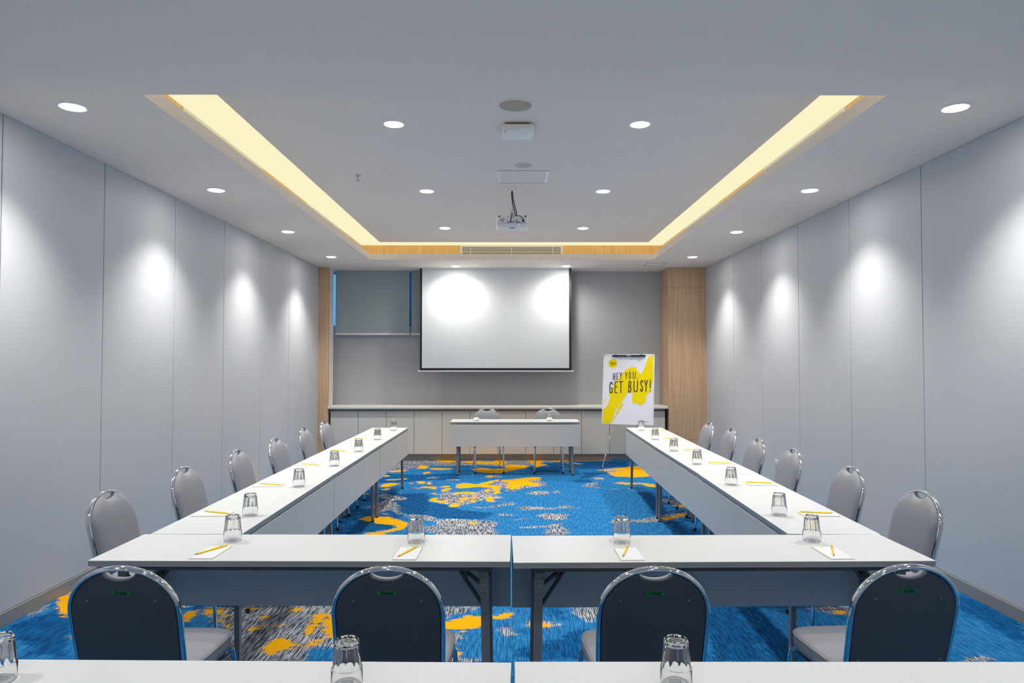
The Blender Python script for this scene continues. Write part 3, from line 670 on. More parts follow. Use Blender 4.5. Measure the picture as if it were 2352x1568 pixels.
MB().lathe([(.0025, -.1178), (.0025, -.114)], 8, c=(.07, 0, -.365), ax='Y').build('status_light', M['led'], pb)
for x in (-.13, .13): MB().lathe([(.009, -.284), (.011, -.277), (.009, -.27)], 14, c=(x, -.09, 0)).build('foot', M['black'], pb, 40)
b = MB(); b.bbox(-.037, .037, -.10, -.04, -.398, -.383, .004, 2); b.build('control_dial_plate', M['grillew'], pb, 40)
MB().box(-.02, .02, -.1005, -.098, -.396, -.390).build('dark_slot', M['dark'], pb)
MB().lathe([(.036, .114), (.036, .125), (.026, .127)], 20, c=(.07, 0, -.335), ax='Y').build('lens_ring', M['black'], pb, 40)
def bez(p, n=12):
    P = [Vector(q) for q in p]; out = []
    for i in range(n+1):
        u = i/n; out.append(P[0]*(1-u)**3+P[1]*3*u*(1-u)**2+P[2]*3*u*u*(1-u)+P[3]*u**3)
    return out
for pts, r in (([(.004, -.018, 0), (.0, -.03, -.14), (.05, -.03, -.2), (.042, -.05, -.262)], .0045),
               ([(-.008, -.018, 0), (-.01, -.03, -.14), (.03, -.03, -.2), (.03, -.05, -.262)], .004),
               ([(.036, -.05, -.262), (.06, -.10, -.268), (.09, -.13, -.275), (.108, -.125, -.315)], .004),
               ([(-.006, -.04, -.23), (.004, -.08, -.25), (-.01, -.14, -.28), (-.018, -.121, -.335)], .004)):
    MB().sweep(bez(pts), r, r, n=6).build('cable', M['black'], t, 60)

# ================================================================ SCREEN WALL
# projection screen
t = thing('projection_screen', 'large white pull-down projection screen with black border', 'projector screen', (-.229, 11.22, 0))
SX0, SX1, SZ0 = -1.448+.229, .987+.229, 1.43
MB().box(SX0, SX1, 0, .0015, SZ0, ZC+.02).build('border', M['screenblack'], t)
sf = MB(); nx_, nz_ = 24, 16; a0, a1, b0, b1 = SX0+.035, SX1-.04, SZ0+.042, ZC+.02
vs = []; rr = random.Random(3)
for j in range(nz_+1):
    for i in range(nx_+1):
        u, v = i/nx_, j/nz_
        edge = min(u, 1-u, v, 1-v)
        vs.append((a0+(a1-a0)*u, -.0025-.0012*math.sin(u*9+v*4)*min(1, edge*8), b0+(b1-b0)*v))
sf.add(vs, [(j*(nx_+1)+i, j*(nx_+1)+i+1, (j+1)*(nx_+1)+i+1, (j+1)*(nx_+1)+i) for j in range(nz_) for i in range(nx_)])
sf.build('fabric', M['screen'], t, 60)
MB().sweep([(SX0-.012, 0, SZ0-.008), (SX1+.02, 0, SZ0-.008)], .009, .009, n=10).build('bottom_bar', M['white'], t, 40)
for x in (SX0-.018, SX1+.026): MB().lathe([(.012, -.008), (.014, 0), (.012, .008)], 12, c=(x, 0, SZ0-.008), ax='X').build('end_cap', M['white'], t, 40)

# roller blinds
def blind(x0, x1, label):
    t = thing('roller_blind', label, 'blind', ((x0+x1)/2, 11.50, 0)); w = (x1-x0)/2
    MB().box(-w, w, 0, .003, 2.04, ZC-.002).build('fabric', M['blind'], t)
    MB().sweep([(-w, .03, ZC-.03), (w, .03, ZC-.03)], .024, .024, n=14).build('roller_tube', M['blind'], t, 40)
    MB().bbox(-w-.003, w+.003, -.008, .010, 2.012, 2.043, .003, 2).build('bottom_rail', M['rail'], t, 40)
    for s in (-1, 1): MB().lathe([(.005, -.0095), (.005, -.007)], 10, c=(s*(w-.06), 0, 2.028), ax='Y').build('rail_screw', M['steel'], t)
blind(-2.873, -1.658, 'dark grey roller blind at the far left, fully in view')
blind(-1.622, -.42, 'dark grey roller blind mostly hidden behind the projection screen')

# low cabinets, worktop, plinth
CX0, CX1 = -2.89, 2.51
b = MB(); b.bbox(CX0, CX1, 11.10, YF, .828, .868, .003, 2)
tag(b.build('worktop', M['counter'], None, 30), 'long pale worktop on the row of low cream cabinets', 'worktop')
dw = (2.476+2.865)/12
cab = None
for k in range(6):
    x0 = -2.865+k*2*dw
    lab = 'low cream two-door cabinet under the worktop, ' + ['leftmost of the six', 'second from the left', 'third from the left', 'left of centre behind the speakers table', 'second from the right, behind the flip chart', 'rightmost, beside the wide oak pilaster'][k]
    if k == 3: lab = 'low cream two-door cabinet under the worktop, fourth from the left'
    if cab is None:
        cab = t = thing('base_cabinet', lab, 'cabinet', (x0, 11.18, 0), group='low cabinets under the screen')
        MB().box(0, 2*dw, .02, .415, .10, .827).build('carcass', M['carcass'], t)
        MB().box(0, 2*dw, .09, .12, 0, .10).build('toe_kick', M['kick'], t)
        for j in range(2):
            d = MB().bbox(j*dw+.003, (j+1)*dw-.003, 0, .019, .105, .783, .0015, 1).build('door', M['warmwhite'], t)
    else:
        t = copy_tree(cab); t.location.x = x0; t['label'] = lab

# wall sockets
def socket(loc, rz, label):
    t = thing('wall_socket', label, 'socket', loc, rz)
    MB().bbox(-.041, .041, -.009, 0, -.041, .041, .003, 2).build('plate', M['socket'], t, 40)
    MB().lathe([(.020, -.0095), (.019, -.0088), (.017, -.0092)], 20, ax='Y').build('well', M['spk2'], t, 40)
    for s in (-1, 1): MB().lathe([(.0028, -.0098), (.0028, -.0085)], 8, c=(s*.0095, 0, 0), ax='Y').build('pin_hole', M['black'], t)
socket((XR, 8.195, .395), -PI/2, 'white wall socket low on the right wall between chairs')
socket((XL, 9.52, .417), PI/2, 'white wall socket low on the left wall behind the chairs')

# ---- flip chart
FX, FY, FZ = 1.735, 10.38, .655
psi, lean = math.radians(-18), math.radians(11)
t = thing('flip_chart', 'flip chart easel with a yellow and white poster sheet', 'flip chart', (FX, FY, 0), psi)
# local frame: X right, -Y to the viewer, board leaning back; board coordinates (u, w, d)
def bd(u, w, d=0.): return (u, w*math.sin(lean)-d*math.cos(lean), FZ+w*math.cos(lean)+d*math.sin(lean))
BW, BH = .375, 1.045
brd = MB().prism([(-BW, 0), (BW, 0), (BW, BH), (-BW, BH)], lambda u, w: bd(u, w, 0), lambda u, w: bd(u, w, -.012)).build('board', M['white'], t)
fr = MB()
for (u0, w0, u1, w1) in ((-BW, BH, BW, BH), (-BW, 0, -BW, BH), (BW, 0, BW, BH), (-BW, 0, BW, 0)):
    fr.bar(bd(u0, w0, -.006), bd(u1, w1, -.006), .016, .018, (0, -math.cos(lean), math.sin(lean)))
fr.build('board_frame', M['grillew'], brd)
for s in (-1, 1):
    MB().sweep([bd(s*(BW-.008), BH-.008, -.012), bd(s*(BW-.008), BH-.008, .006)], .02, .02, n=12).build('corner_cap', M['spk2'], brd, 40)
PW, PH0, PH1 = .366, -.01, BH-.022
def pp_(s_, t_, d): return bd(-PW+2*PW*s_, PH0+(PH1-PH0)*t_, d+.004*math.sin(t_*7)*(1-t_))
pg = MB(); n_ = 16; vs = []
for dd in (.004, .0035):
    for j in range(n_+1):
        for i in (0, 1): vs.append(pp_(i, j/n_, dd))
fs = [(2*j, 2*j+1, 2*j+3, 2*j+2) for j in range(n_)] + [(2*(n_+1)+2*j, 2*(n_+1)+2*j+2, 2*(n_+1)+2*j+3, 2*(n_+1)+2*j+1) for j in range(n_)]
pg.add(vs, fs); paper = pg.build('paper_sheet', M['poster'], t, recalc=False)
SWASH= [[(0.918,1.0),(1.0,1.0),(1.006,0.638),(0.98,0.597),(0.967,0.498),(0.906,0.449),(0.846,0.391),(0.87,0.374),(0.849,0.325),(0.777,0.28),(0.708,0.28),(0.724,0.309),(0.671,0.321),(0.638,0.3),(0.597,0.305),(0.588,0.465),(0.501,0.465),(0.404,0.358),(0.317,0.276),(0.253,0.193),(0.191,0.086),(0.156,0.012),(-0.001,0.011),(-0.0,0.21),(0.077,0.255),(0.138,0.383),(0.154,0.395),(0.101,0.416),(0.109,0.465),(0.184,0.556),(0.238,0.621),(0.315,0.679),(0.381,0.745),(0.447,0.802),(0.538,0.835),(0.642,0.84),(0.674,0.794),(0.716,0.761),(0.723,0.737),(0.775,0.741),(0.839,0.852),(0.881,0.942)],[(0.39,0.313),(0.408,0.292),(0.376,0.251),(0.323,0.177),(0.269,0.128),(0.179,0.016),(0.166,0.029),(0.236,0.111),(0.309,0.218),(0.351,0.292)],[(-0.005,0.276),(-0.002,0.313),(0.063,0.383),(0.058,0.366),(0.01,0.313)]]
LET= [('H',0.184,0.64,0.229,0.749),('E',0.256,0.646,0.296,0.753),('Y',0.317,0.65,0.372,0.759),('Y',0.432,0.654,0.484,0.761),('O',0.51,0.658,0.556,0.768),('U',0.589,0.658,0.646,0.771),(',',0.668,0.658,0.686,0.679),('G',0.116,0.442,0.189,0.62),('E',0.223,0.45,0.293,0.626),('T',0.308,0.453,0.399,0.631),('B',0.504,0.463,0.57,0.638),('U',0.608,0.467,0.702,0.642),('S',0.746,0.473,0.806,0.65),('Y',0.824,0.477,0.901,0.654),('!',0.939,0.486,0.956,0.658)]
def tri_flat(mb, poly, d):
    """thin printed area: triangulated so that it follows the sheet"""
    bm = bmesh.new(); vv = [bm.verts.new((x, y, 0)) for x, y in poly]; f = bm.faces.new(vv)
    bmesh.ops.triangulate(bm, faces=[f]); bm.verts.index_update()
    k = [(min(max(v.co.x, 0), 1), min(max(v.co.y, 0), 1)) for v in bm.verts]
    mb.add([pp_(a, c, d) for a, c in k], [[v.index for v in f.verts] for f in bm.faces]); bm.free()
def densify(P, h=.03):
    o = []
    for a, c in zip(P, P[1:]+P[:1]):
        n = max(1, int(math.hypot(a[0]-c[0], a[1]-c[1])/h))
        for i in range(n): o.append((a[0]+(c[0]-a[0])*i/n, a[1]+(c[1]-a[1])*i/n))
    return o
rj = random.Random(5)
sw = MB()
for P in SWASH: tri_flat(sw, [(a+rj.uniform(-.006, .006), c+rj.uniform(-.004, .004)) for a, c in densify(P, .02)], .0066)
sw.build('yellow_brush_stroke', M['yellow'], paper)
ASP = (PH1-PH0)/(2*PW)
lg = MB(); tri_flat(lg, [(.174+.092*math.cos(k*PI/20), .891+.092/ASP*math.sin(k*PI/20)) for k in range(40)], .0064); lg.build('logo_disc', M['yellow'], paper)
GLY = {'H': [[(0,0),(0,1)],[(1,0),(1,1)],[(0,.48),(1,.48)]], 'E': [[(1,0),(0,0),(0,1),(1,1)],[(0,.52),(.85,.52)]],
 'Y': [[(0,1),(.5,.48),(1,1)],[(.5,.48),(.5,0)]], 'O': [[(.5,1),(.15,.93),(0,.75),(0,.25),(.15,.07),(.5,0),(.85,.07),(1,.25),(1,.75),(.85,.93),(.5,1)]],
 'U': [[(0,1),(0,.22),(.15,.05),(.5,0),(.85,.05),(1,.22),(1,1)]], ',': [[(.6,1),(.3,0)]],
 'G': [[(1,.8),(.85,.95),(.5,1),(.15,.93),(0,.75),(0,.25),(.15,.07),(.5,0),(.85,.05),(1,.2),(1,.45),(.55,.45)]],
 'T': [[(0,1),(1,1)],[(.5,1),(.5,0)]], 'B': [[(0,0),(0,1),(.6,1),(.85,.93),(.9,.78),(.8,.6),(.55,.53),(0,.53)],[(.55,.53),(.9,.45),(1,.27),(.9,.08),(.6,0),(0,0)]],
 'S': [[(1,.82),(.85,.95),(.5,1),(.15,.93),(.02,.78),(.15,.62),(.8,.4),(1,.25),(.88,.08),(.5,0),(.15,.05),(0,.2)]], '!': [[(.5,1),(.5,.25)],[(.5,.02),(.5,.0)]]}
def smooth_(pl, it=2):
    if len(pl) < 6: return pl
    for _ in range(it):
        o = [pl[0]]
        for a, c in zip(pl[:-1], pl[1:]): o += [(a[0]*.75+c[0]*.25, a[1]*.75+c[1]*.25), (a[0]*.25+c[0]*.75, a[1]*.25+c[1]*.75)]
        pl = o+[pl[-1]]
    return pl
def lettering(mb, c, x0, y0, x1, y1, w, d):
    h = w/2
    for pl in GLY[c]:
        pts = [(x0+h+(x1-x0-w)*a, (y0*ASP+h+((y1-y0)*ASP-w)*b_)) for a, b_ in smooth_(pl)]
        stroke_mesh(mb, pts, w, lambda x, y: pp_(x, y/ASP, d), lambda x, y: pp_(x, y/ASP, d-.0004))
tx = MB()
for i, (c, x0, y0, x1, y1) in enumerate(LET): lettering(tx, c, x0, y0, x1, y1, .0140 if i < 7 else .0215, .0078)
tx.build('lettering', M['plum'], paper)
ly = MB()
for pl in ([(.115,.905),(.135,.892)], [(.143,.912),(.128,.872)], [(.165,.893),(.15,.897),(.15,.878),(.168,.882)], [(.175,.905),(.178,.880)], [(.188,.905),(.19,.880)],
           [(.205,.89),(.22,.903),(.24,.897),(.24,.886),(.222,.879),(.207,.884),(.205,.89)], [(.122,.914),(.124,.911)], [(.13,.918),(.132,.915)]):
    stroke_mesh(ly, [(a, b_*ASP) for a, b_ in pl], .007, lambda x, y: pp_(x, y/ASP, .0076), lambda x, y: pp_(x, y/ASP, .0072))
stroke_mesh(ly, [(.13, .861*ASP), (.225, .866*ASP)], .006, lambda x, y: pp_(x, y/ASP, .0076), lambda x, y: pp_(x, y/ASP, .0072))
ly.build('logo_lettering', M['ink'], paper)
sm = MB()
for a in (.715, .75): stroke_mesh(sm, [(a, .049*ASP), (a+.012, .049*ASP)], .014, lambda x, y: pp_(x, y/ASP, .0078), lambda x, y: pp_(x, y/ASP, .0074))
sm.build('social_icons', M['plum'], paper)
q = pp_(.865, .049, .0080)
text_part('small_print', 'yellohotels', M['plum'], paper, .020, q, (PI/2-lean, 0, 0), 1.0, ext=.0002)
cl = MB(); cl.prism([(-.25, BH-.035), (.25, BH-.035), (.25, BH-.008), (-.25, BH-.008)], lambda u, w: bd(u, w, .008), lambda u, w: bd(u, w, .024)); clamp = cl.build('clamp_bar', M['black'], t)
for s in (-1, 1): MB().sweep([bd(s*.19, BH-.02, .012), bd(s*.19, BH-.02, .034)], .019, .019, n=14).build('clamp_knob', M['black'], clamp, 40)
MB().prism([(-.03, BH-.027), (.03, BH-.027), (.03, BH-.014), (-.03, BH-.014)], lambda u, w: bd(u, w, .0245), lambda u, w: bd(u, w, .025)).build('badge', mat('blue_badge', (.25, .45, .65), .4), clamp)
# legs: two in front along the board's back, one behind
Rz = Matrix.Rotation(-psi, 4, 'Z')
def loc_(x, y, z): v = Rz @ Vector((x-FX, y-FY, z)); return (v.x, v.y, v.z)
fl = Vector(loc_(1.341, 10.274, 0)); fr_ = Vector((-fl.x+.06, fl.y, 0)); top = Vector(bd(0, .96, -.03))
for ft, s in ((fl, -1), (fr_, 1)):
    up = Vector(bd(s*.20, .05, -.03))
    L_ = MB().sweep([ft+(up-ft)*.03, up, up+(up-ft)*.6], .009, .009, n=10).build('leg', M['chrome'], t, 40)
    MB().sweep([ft, ft+(up-ft)*.04], .011, .011, n=10).build('foot_cap', M['black'], L_, 40)
    MB().sweep([up+(ft-up)*.06, up+(ft-up)*-.02], .016, .016, n=10).build('leg_clamp', M['black'], L_, 40)
rb = Vector((.10, .62, 0)); L_ = MB().sweep([rb+(top-rb)*.02, top], .009, .009, n=10).build('leg', M['chrome'], t, 40)
MB().sweep([rb, rb+(top-rb)*.03], .011, .011, n=10).build('foot_cap', M['black'], L_, 40)

# ================================================================ TABLES
TH = .745
def make_table():
    """long folding table: length on X, sitters on -Y, modesty panel on +Y"""
    t = thing('folding_table', 'x', 'table')
    L, D, th = .899, .225, .026
    b = MB(); b.cur = 0
    bm = bmesh.new(); bmesh.ops.create_cube(bm, size=1)
    for v in bm.verts: v.co = (v.co.x*2*L, v.co.y*2*D, TH-th/2+v.co.z*th)
    bmesh.ops.bevel(bm, geom=bm.edges[:], offset=.0022, segments=2, profile=.5, affect='EDGES'); bm.verts.index_update()
    for f in bm.faces:
        b.cur = 1 if abs(f.normal.z) < .3 else 0
        o = len(b.v); b.v += [v.co[:] for v in f.verts]; b.f.append(tuple(range(o, o+len(f.verts)))); b.mi.append(b.cur)
    bm.free()
    b.build('tabletop', [M['top'], M['edge']], t)
    for y in (-D+.045, D-.075):
        MB().box(-L+.10, L-.10, y-.012, y+.012, TH-th-.024, TH-th).build('under_rail', M['steel2'], t)
    MB().bbox(-L+.001, L-.001, D-.018, D-.001, .405, .708, .0012, 1).build('modesty_panel', M['panel'], t)
    for s in (-1, 1): MB().box(s*(L-.055)-.055, s*(L-.055)+.055, D-.016, D-.003, .708, TH-th).build('panel_bracket', M['edge'], t)
    for s in (-1, 1):
        xb = s*(L-.112)
        for y0, y1 in ((-D+.075, -D+.066), (D-.066, D-.050)):
            lg = MB(); lg.bar((xb, y0, TH-th-.03), (xb+s*.012, y1, .014), .035, .026, (0, 1, 0))
            lg = lg.build('leg', M['steel'], t)
            MB().bbox(xb-.021, xb+.021, y0-.019, y0+.019, TH-th-.125, TH-th-.06, .002, 1).build('collar', M['steel'], lg)
            MB().lathe([(.006, -.0225), (.006, -.018)], 10, c=(xb, y0, TH-th-.09), ax='Y').build('rivet', M['brass'], lg)
            MB().lathe([(.015, 0), (.017, .004), (.014, .016)], 14, c=(xb+s*.012, y1, 0)).build('foot_pad', M['black'], lg, 40)
        MB().box(xb-.022, xb+.022, -D+.04, D-.04, TH-th-.032, TH-th).build('leg_channel', M['steel2'], t)
        MB().box(xb-.012, xb+.012, -D+.08, D-.08, .56, .585).build('cross_bar', M['steel'], t)
        br = MB()
        for dx in (0, .055):
            br.bar((xb-s*.018, .0, .49+dx*1.6), (xb-s*(.17+dx*.4), .0, TH-th-.004), .032, .010, (0, 0, 1))
        br = br.build('folding_brace', M['steel2'], t)
        MB().lathe([(.012, -.02), (.012, .02)], 12, c=(xb-s*.09, 0, .625), ax='Y').build('brace_pivot', M['steel2'], br, 40)
        MB().bar((xb-s*.09, .0, .625), (xb-s*.115, .0, TH-th-.02), .018, .006, (0, 0, 1)).build('latch', M['steel2'], br)
    return t
TB = make_table(); tu = []
def table(x, y, rz, label, group, sticker=False):
    o = TB if not tu else copy_tree(TB)
    tu.append(o); o.location = (x, y, 0); o.rotation_euler = (0, 0, rz); o['label'] = label; o['group'] = group
    return o
R = math.radians
table(-.8965, 3.222, R(-.6), 'grey folding table across the room, left one, with chairs and notepads before it', 'front row tables')
table(.910, 3.207, R(.75), 'grey folding table across the room, right one, with chairs and notepads before it', 'front row tables')
o3 = ['end nearest the camera', 'middle one of three', 'end nearest the screen']
for k, (x, y, r) in enumerate(((-1.541, 4.363, 0.), (-1.536, 6.166, .25), (-1.522, 7.969, .45))):
    table(x, y, -PI/2-R(r), 'grey folding table in the left side row, ' + o3[k], 'left side row tables')
for k, (x, y, r) in enumerate(((1.614, 4.350, 1.5), (1.65, 6.158, .5), (1.676, 7.965, 1.0))):
    table(x, y, PI/2-R(r), 'grey folding table in the right side row, ' + o3[k], 'right side row tables')
for ch in tu[-1].children:                  # this table's near legs stand closer to its end
    if ch.name.split('.')[0] in ('leg', 'leg_channel', 'cross_bar', 'folding_brace') and ch.data.vertices[0].co.x < -.5: ch.location.x -= .07
ft = table(.067, 9.925, PI, 'grey folding table alone before the projection screen', 'speakers table')
MB().box(.81, .87, .2245, .2258, TH-.021, TH-.005).build('orange_sticker', M['orange'], ft)
table(-.899, 1.787, R(-1.0), 'nearest grey folding table, on the left, cut off by the photo edge', 'nearest row tables')
table(.911, 1.774, R(-.2), 'nearest grey folding table, on the right, cut off by the photo edge', 'nearest row tables')

# ================================================================ CHAIRS
def make_chair():
    t = thing('banquet_chair', 'x', 'chair')
    # back plane: origin, up and normal
    B0 = Vector((0, -.212, .478)); U = Vector((0, -.245, .9695)).normalized(); Nn = Vector((0, U.z, -U.y)).normalized()
    def bp(u, w, d): return B0 + Vector((u, 0, 0)) + U*w + Nn*d
    HW, W0, WT = .190, .245, .415
    def hoop(n=26, w0=-.02, inset=0.):
        pts = [(HW-.006-inset, w0), (HW-inset-.002, .10), (HW-inset, W0-.05)]
        for k in range(n+1):
            a = PI*k/n; c, s = math.cos(a), math.sin(a)
            pts.append(((HW-inset)*math.copysign(abs(c)**.94, c), W0+(WT-W0-inset)*abs(s)**1.02))
        return pts + [(-(HW-inset), W0-.05), (-(HW-inset-.002), .10), (-(HW-.006-inset), w0)]
    hp = [bp(u, w, 0) for u, w in hoop()]
    fr = MB(); fr.sweep(hp, .0085, .013, nrm=Nn, n=12); fr.build('back_hoop', M['chrome'], t, 60)
    # rear legs carry the hoop on to the floor
    for s in (-1, 1):
        h = bp(s*(HW-.006), -.015, 0)
        lg = MB().sweep([h, (s*.186, -.222, .42), (s*.190, -.245, .22), (s*.196, -.278, .02)], .0105, .0105, n=10).build('rear_leg', M['chrome'], t, 60)
        MB().lathe([(.0125, 0), (.0135, .004), (.0125, .028)], 12, c=(s*.1965, -.2815, 0)).build('foot_cap', M['black'], lg, 40)
        f0 = [(s*.150, .13, .405), (s*.183, .165, .412), (s*.196, .185, .398), (s*.199, .197, .35), (s*.202, .222, .02)]
        fl = MB().sweep(f0, .0105, .0105, n=10).build('front_leg', M['chrome'], t, 60)
        MB().lathe([(.0125, 0), (.0135, .004), (.0125, .028)], 12, c=(s*.2022, .224, 0)).build('foot_cap', M['black'], fl, 40)
        MB().sweep([(s*.192, -.248, .30), (s*.199, .203, .285)], .007, .007, n=8).build('stretcher', M['chrome'], t, 60)
    MB().sweep([(-.186, -.224, .405), (.186, -.224, .405)], .008, .008, n=8).build('seat_rail', M['chrome'], t, 60)
    MB().sweep([(-.155, .13, .402), (.155, .13, .402)], .008, .008, n=8).build('seat_rail', M['chrome'], t, 60)
    # padded back and back board: outline inside the hoop with the hand hole scooped out of its top
    ins = .0085; out = hoop(40, .004, ins); sc = []
    SWd, SD = .058, .027
    keep = [p for p in out if not (p[1] > W0 and abs(p[0]) < SWd)]
    right = [p for p in keep if p[0] > 0]; left = [p for p in keep if p[0] < 0]
    wtop = right[-1][1]
    scoop = [(SWd*math.cos(a), wtop+.002-SD*math.sin(a)) for a in [PI*k/14 for k in range(1, 14)]]
    poly = right + scoop + left + [(-.12, -.004), (-.05, -.006), (.05, -.006), (.12, -.004)]
    c = (0, .19); n = len(poly)
    pad = MB(); vs = []; prof = [(1., .004), (1.0, .016), (.985, .026), (.955, .034), (.90, .041), (.80, .046), (.6, .050), (.3, .052), (.0, .053)]
    for r, d in prof:
        f = min(1, max(0, (1-r)/.14)); f = f*f*(3-2*f)
        for p in poly:
            w2 = min(p[1], wtop-SD*1.05); w_ = p[1]+(w2-p[1])*f
            vs.append(bp(c[0]+r*(p[0]-c[0]), c[1]+r*(w_-c[1]), d-.006))
    fs = [(j*n+i, j*n+(i+1) % n, (j+1)*n+(i+1) % n, (j+1)*n+i) for j in range(len(prof)-1) for i in range(n)]
    pad.add(vs, fs); pad.build('back_pad', M['seat'], t, 50)
    bk = MB(); vs = []
    for r, d in ((1., -.002), (.998, -.008), (.985, -.0105), (.985, -.0105)):
        for p in poly: vs.append(bp(c[0]+r*(p[0]-c[0]), c[1]+r*(p[1]-c[1]), d))
    bk.add(vs, [(j*n+i, j*n+(i+1) % n, (j+1)*n+(i+1) % n, (j+1)*n+i) for j in range(2) for i in range(n)] + [tuple(3*n+i for i in range(n))])
    bb = bk.build('back_board', M['back'], t, 50)
    for u, w in ((-.118, .30), (.118, .30), (-.15, .055), (.15, .055)):
        MB().sweep([bp(u, w, -.009), bp(u, w, -.014)], .0042, .0042, n=10).build('screw', M['brass'], bb, 40)
    # piping along the scooped hand hole
    MB().sweep([bp(u, w+.001, -.006) for u, w in scoop], .0032, .0032, n=8).build('piping', M['seat'], bb, 60)
    # green maker's plate
    pl = MB().prism([(-.0325, -.0085), (.0325, -.0085), (.0325, .0085), (-.0325, .0085)], lambda u, w: bp(u, .328+w, -.0107), lambda u, w: bp(u, .328+w, -.0122)).build('name_plate', M['green'], bb)
    ang = math.atan2(-U.y, U.z)
    text_part('plate_lettering', 'Donati', M['ink'], pl, .0165, bp(0, .328, -.0124), (PI/2-ang+0, 0, 0), .85, .0006, .0002).rotation_euler = (PI/2+ang, 0, 0)
    for s in (-1, 1): MB().sweep([bp(s*.028, .328, -.012), bp(s*.028, .328, -.0132)], .0014, .0014, n=8).build('rivet', M['brass'], pl)
    # seat cushion
    def so(r=1., k=0.):
        P = []; m = 48
        for i in range(m):
            a = 2*PI*i/m; ca, sa = math.cos(a), math.sin(a); e = .42
            x = math.copysign(abs(ca)**e, ca); y = math.copysign(abs(sa)**e, sa)
            P.append((x*(.198+.012*y)*r, .012+y*.215*r))
        return P
    st = MB(); vs = []; prof = [(.0, .412), (.92, .412), (.985, .420), (1.0, .436), (1.0, .462), (.985, .473), (.95, .479), (.8, .484), (.5, .488), (0, .489)]
    for r, z in prof: vs += [(x, y, z) for x, y in so(r)]
    m = 48; st.add(vs, [(j*m+i, j*m+(i+1) % m, (j+1)*m+(i+1) % m, (j+1)*m+i) for j in range(len(prof)-1) for i in range(m)])
    sc_ = st.build('seat', M['seat'], t, 50)
    MB().sweep([(x, y, .470) for x, y in so(.997)], .0028, .0028, n=6, closed=True).build('piping', M['seat'], sc_, 60)
    MB().add([(x, y, z) for z in (.398, .413) for x, y in so(.93)], [tuple(range(48)), tuple(range(95, 47, -1))] + [(i, (i+1) % 48, 48+(i+1) % 48, 48+i) for i in range(48)]).build('seat_pan', M['black'], t, 40)
    return t
CH = make_chair(); cu_ = []
def chair(x, y, rz, label, group):
    o = CH if not cu_ else copy_tree(CH)
    cu_.append(o); o.location = (x, y, 0); o.rotation_euler = (0, 0, rz); o['label'] = label; o['group'] = group
ord4 = ['leftmost of the four', 'second from the left', 'third from the left', 'rightmost of the four']
for k, (x, y, r) in enumerate(((-1.345, 2.745, 0), (-.425, 2.74, 0), (.495, 2.735, 1), (1.375, 2.76, 3))):
    chair(x, y, R(r), 'grey chrome-framed banquet chair seen from behind, ' + ord4[k], 'chairs seen from behind')
ord6 = ['nearest the camera', 'second from the camera', 'third from the camera', 'fourth from the camera', 'second from the far end', 'farthest from the camera']
for k, (x, y) in enumerate(((-2.205, 3.823), (-2.187, 4.685), (-2.185, 5.605), (-2.16, 6.422), (-2.185, 7.41), (-2.18, 8.194))):
    chair(x+.31, y, -PI/2-R([3, 2, 0, 2, 0, 2][k]), 'grey banquet chair along the left wall, ' + ord6[k], 'chairs along the left wall')
for k, (x, y) in enumerate(((2.25, 3.808), (2.283, 4.665), (2.288, 5.642), (2.272, 6.389), (2.325, 7.335), (2.293, 8.03))):
    chair(x-.31, y, PI/2+R([3, 2, 1, 2, 0, 2][k]), 'grey banquet chair along the right wall, ' + ord6[k], 'chairs along the right wall')
chair(-.314, 10.11, PI+R(6), 'grey banquet chair behind the speakers table, left one', 'chairs behind the speakers table')
chair(.553, 10.11, PI-R(2), 'grey banquet chair behind the speakers table, right one', 'chairs behind the speakers table')

# ================================================================ ON THE TABLES
def make_glass():
    NF = 10
    def facet(th): 
        a = (th % (2*PI/NF)) - PI/NF; return math.cos(PI/NF)/math.cos(a)
    prof = [(.0392, .0006), (.0402, 0), (.0412, .0015), (.0410, .044), (.0402, .0475), (.0385, .049), (.0378, .053), (.0315, .114), (.0305, .1185), (.0285, .120), (.024, .1185), (.012, .1178), (.0, .1178)]
    inn = [(.0, .106), (.020, .1055), (.0265, .1025), (.0288, .095), (.0360, .052), (.0388, .046), (.0392, .0006)]
    b = MB(); n = 60
    b.lathe(prof, n, rmod=lambda i, th: (facet(th)*1.025 if 6 <= i <= 8 else 1), capa=False, capb=False)
    b.lathe(inn, n, capa=False, capb=False)
    bm = bmesh.new(); me = bpy.data.meshes.new('drinking_glass'); me.from_pydata(b.v, [], b.f); bm.from_mesh(me)
    bmesh.ops.remove_doubles(bm, verts=bm.verts, dist=1e-6); bmesh.ops.dissolve_degenerate(bm, edges=bm.edges, dist=1e-7)
    bmesh.ops.recalc_face_normals(bm, faces=bm.faces); bm.to_mesh(me); bm.free()
    me.polygons.foreach_set('use_smooth', [True]*len(me.polygons)); me.set_sharp_from_angle(angle=R(22))
    me.materials.append(M['glass'])
    o = bpy.data.objects.new('drinking_glass', me); COL.objects.link(o); return o
def make_coaster():
    t = thing('paper_coaster', 'x', 'coaster')
    d = MB().lathe([(.0455, 0), (.0455, .0007)], 40).build('disc', M['coaster'], t)
    MB().lathe([(.0345, .0007), (.0345, .0009), (.0353, .0009), (.0353, .0007)], 40, capa=False, capb=False).build('ring_print', M['blueink'], d)
    for k, s_ in enumerate(('HUSTLE', 'HARD', 'PLAY', 'HARD')):
        text_part('print', s_, M['blueink'], d, .0145, (0, .0195-.0128*k, .0010), (0, 0, 0), [.62, .85, .85, .85][k], .0002, .0001)
    return t
GLS, CST, gu = make_glass(), make_coaster(), []
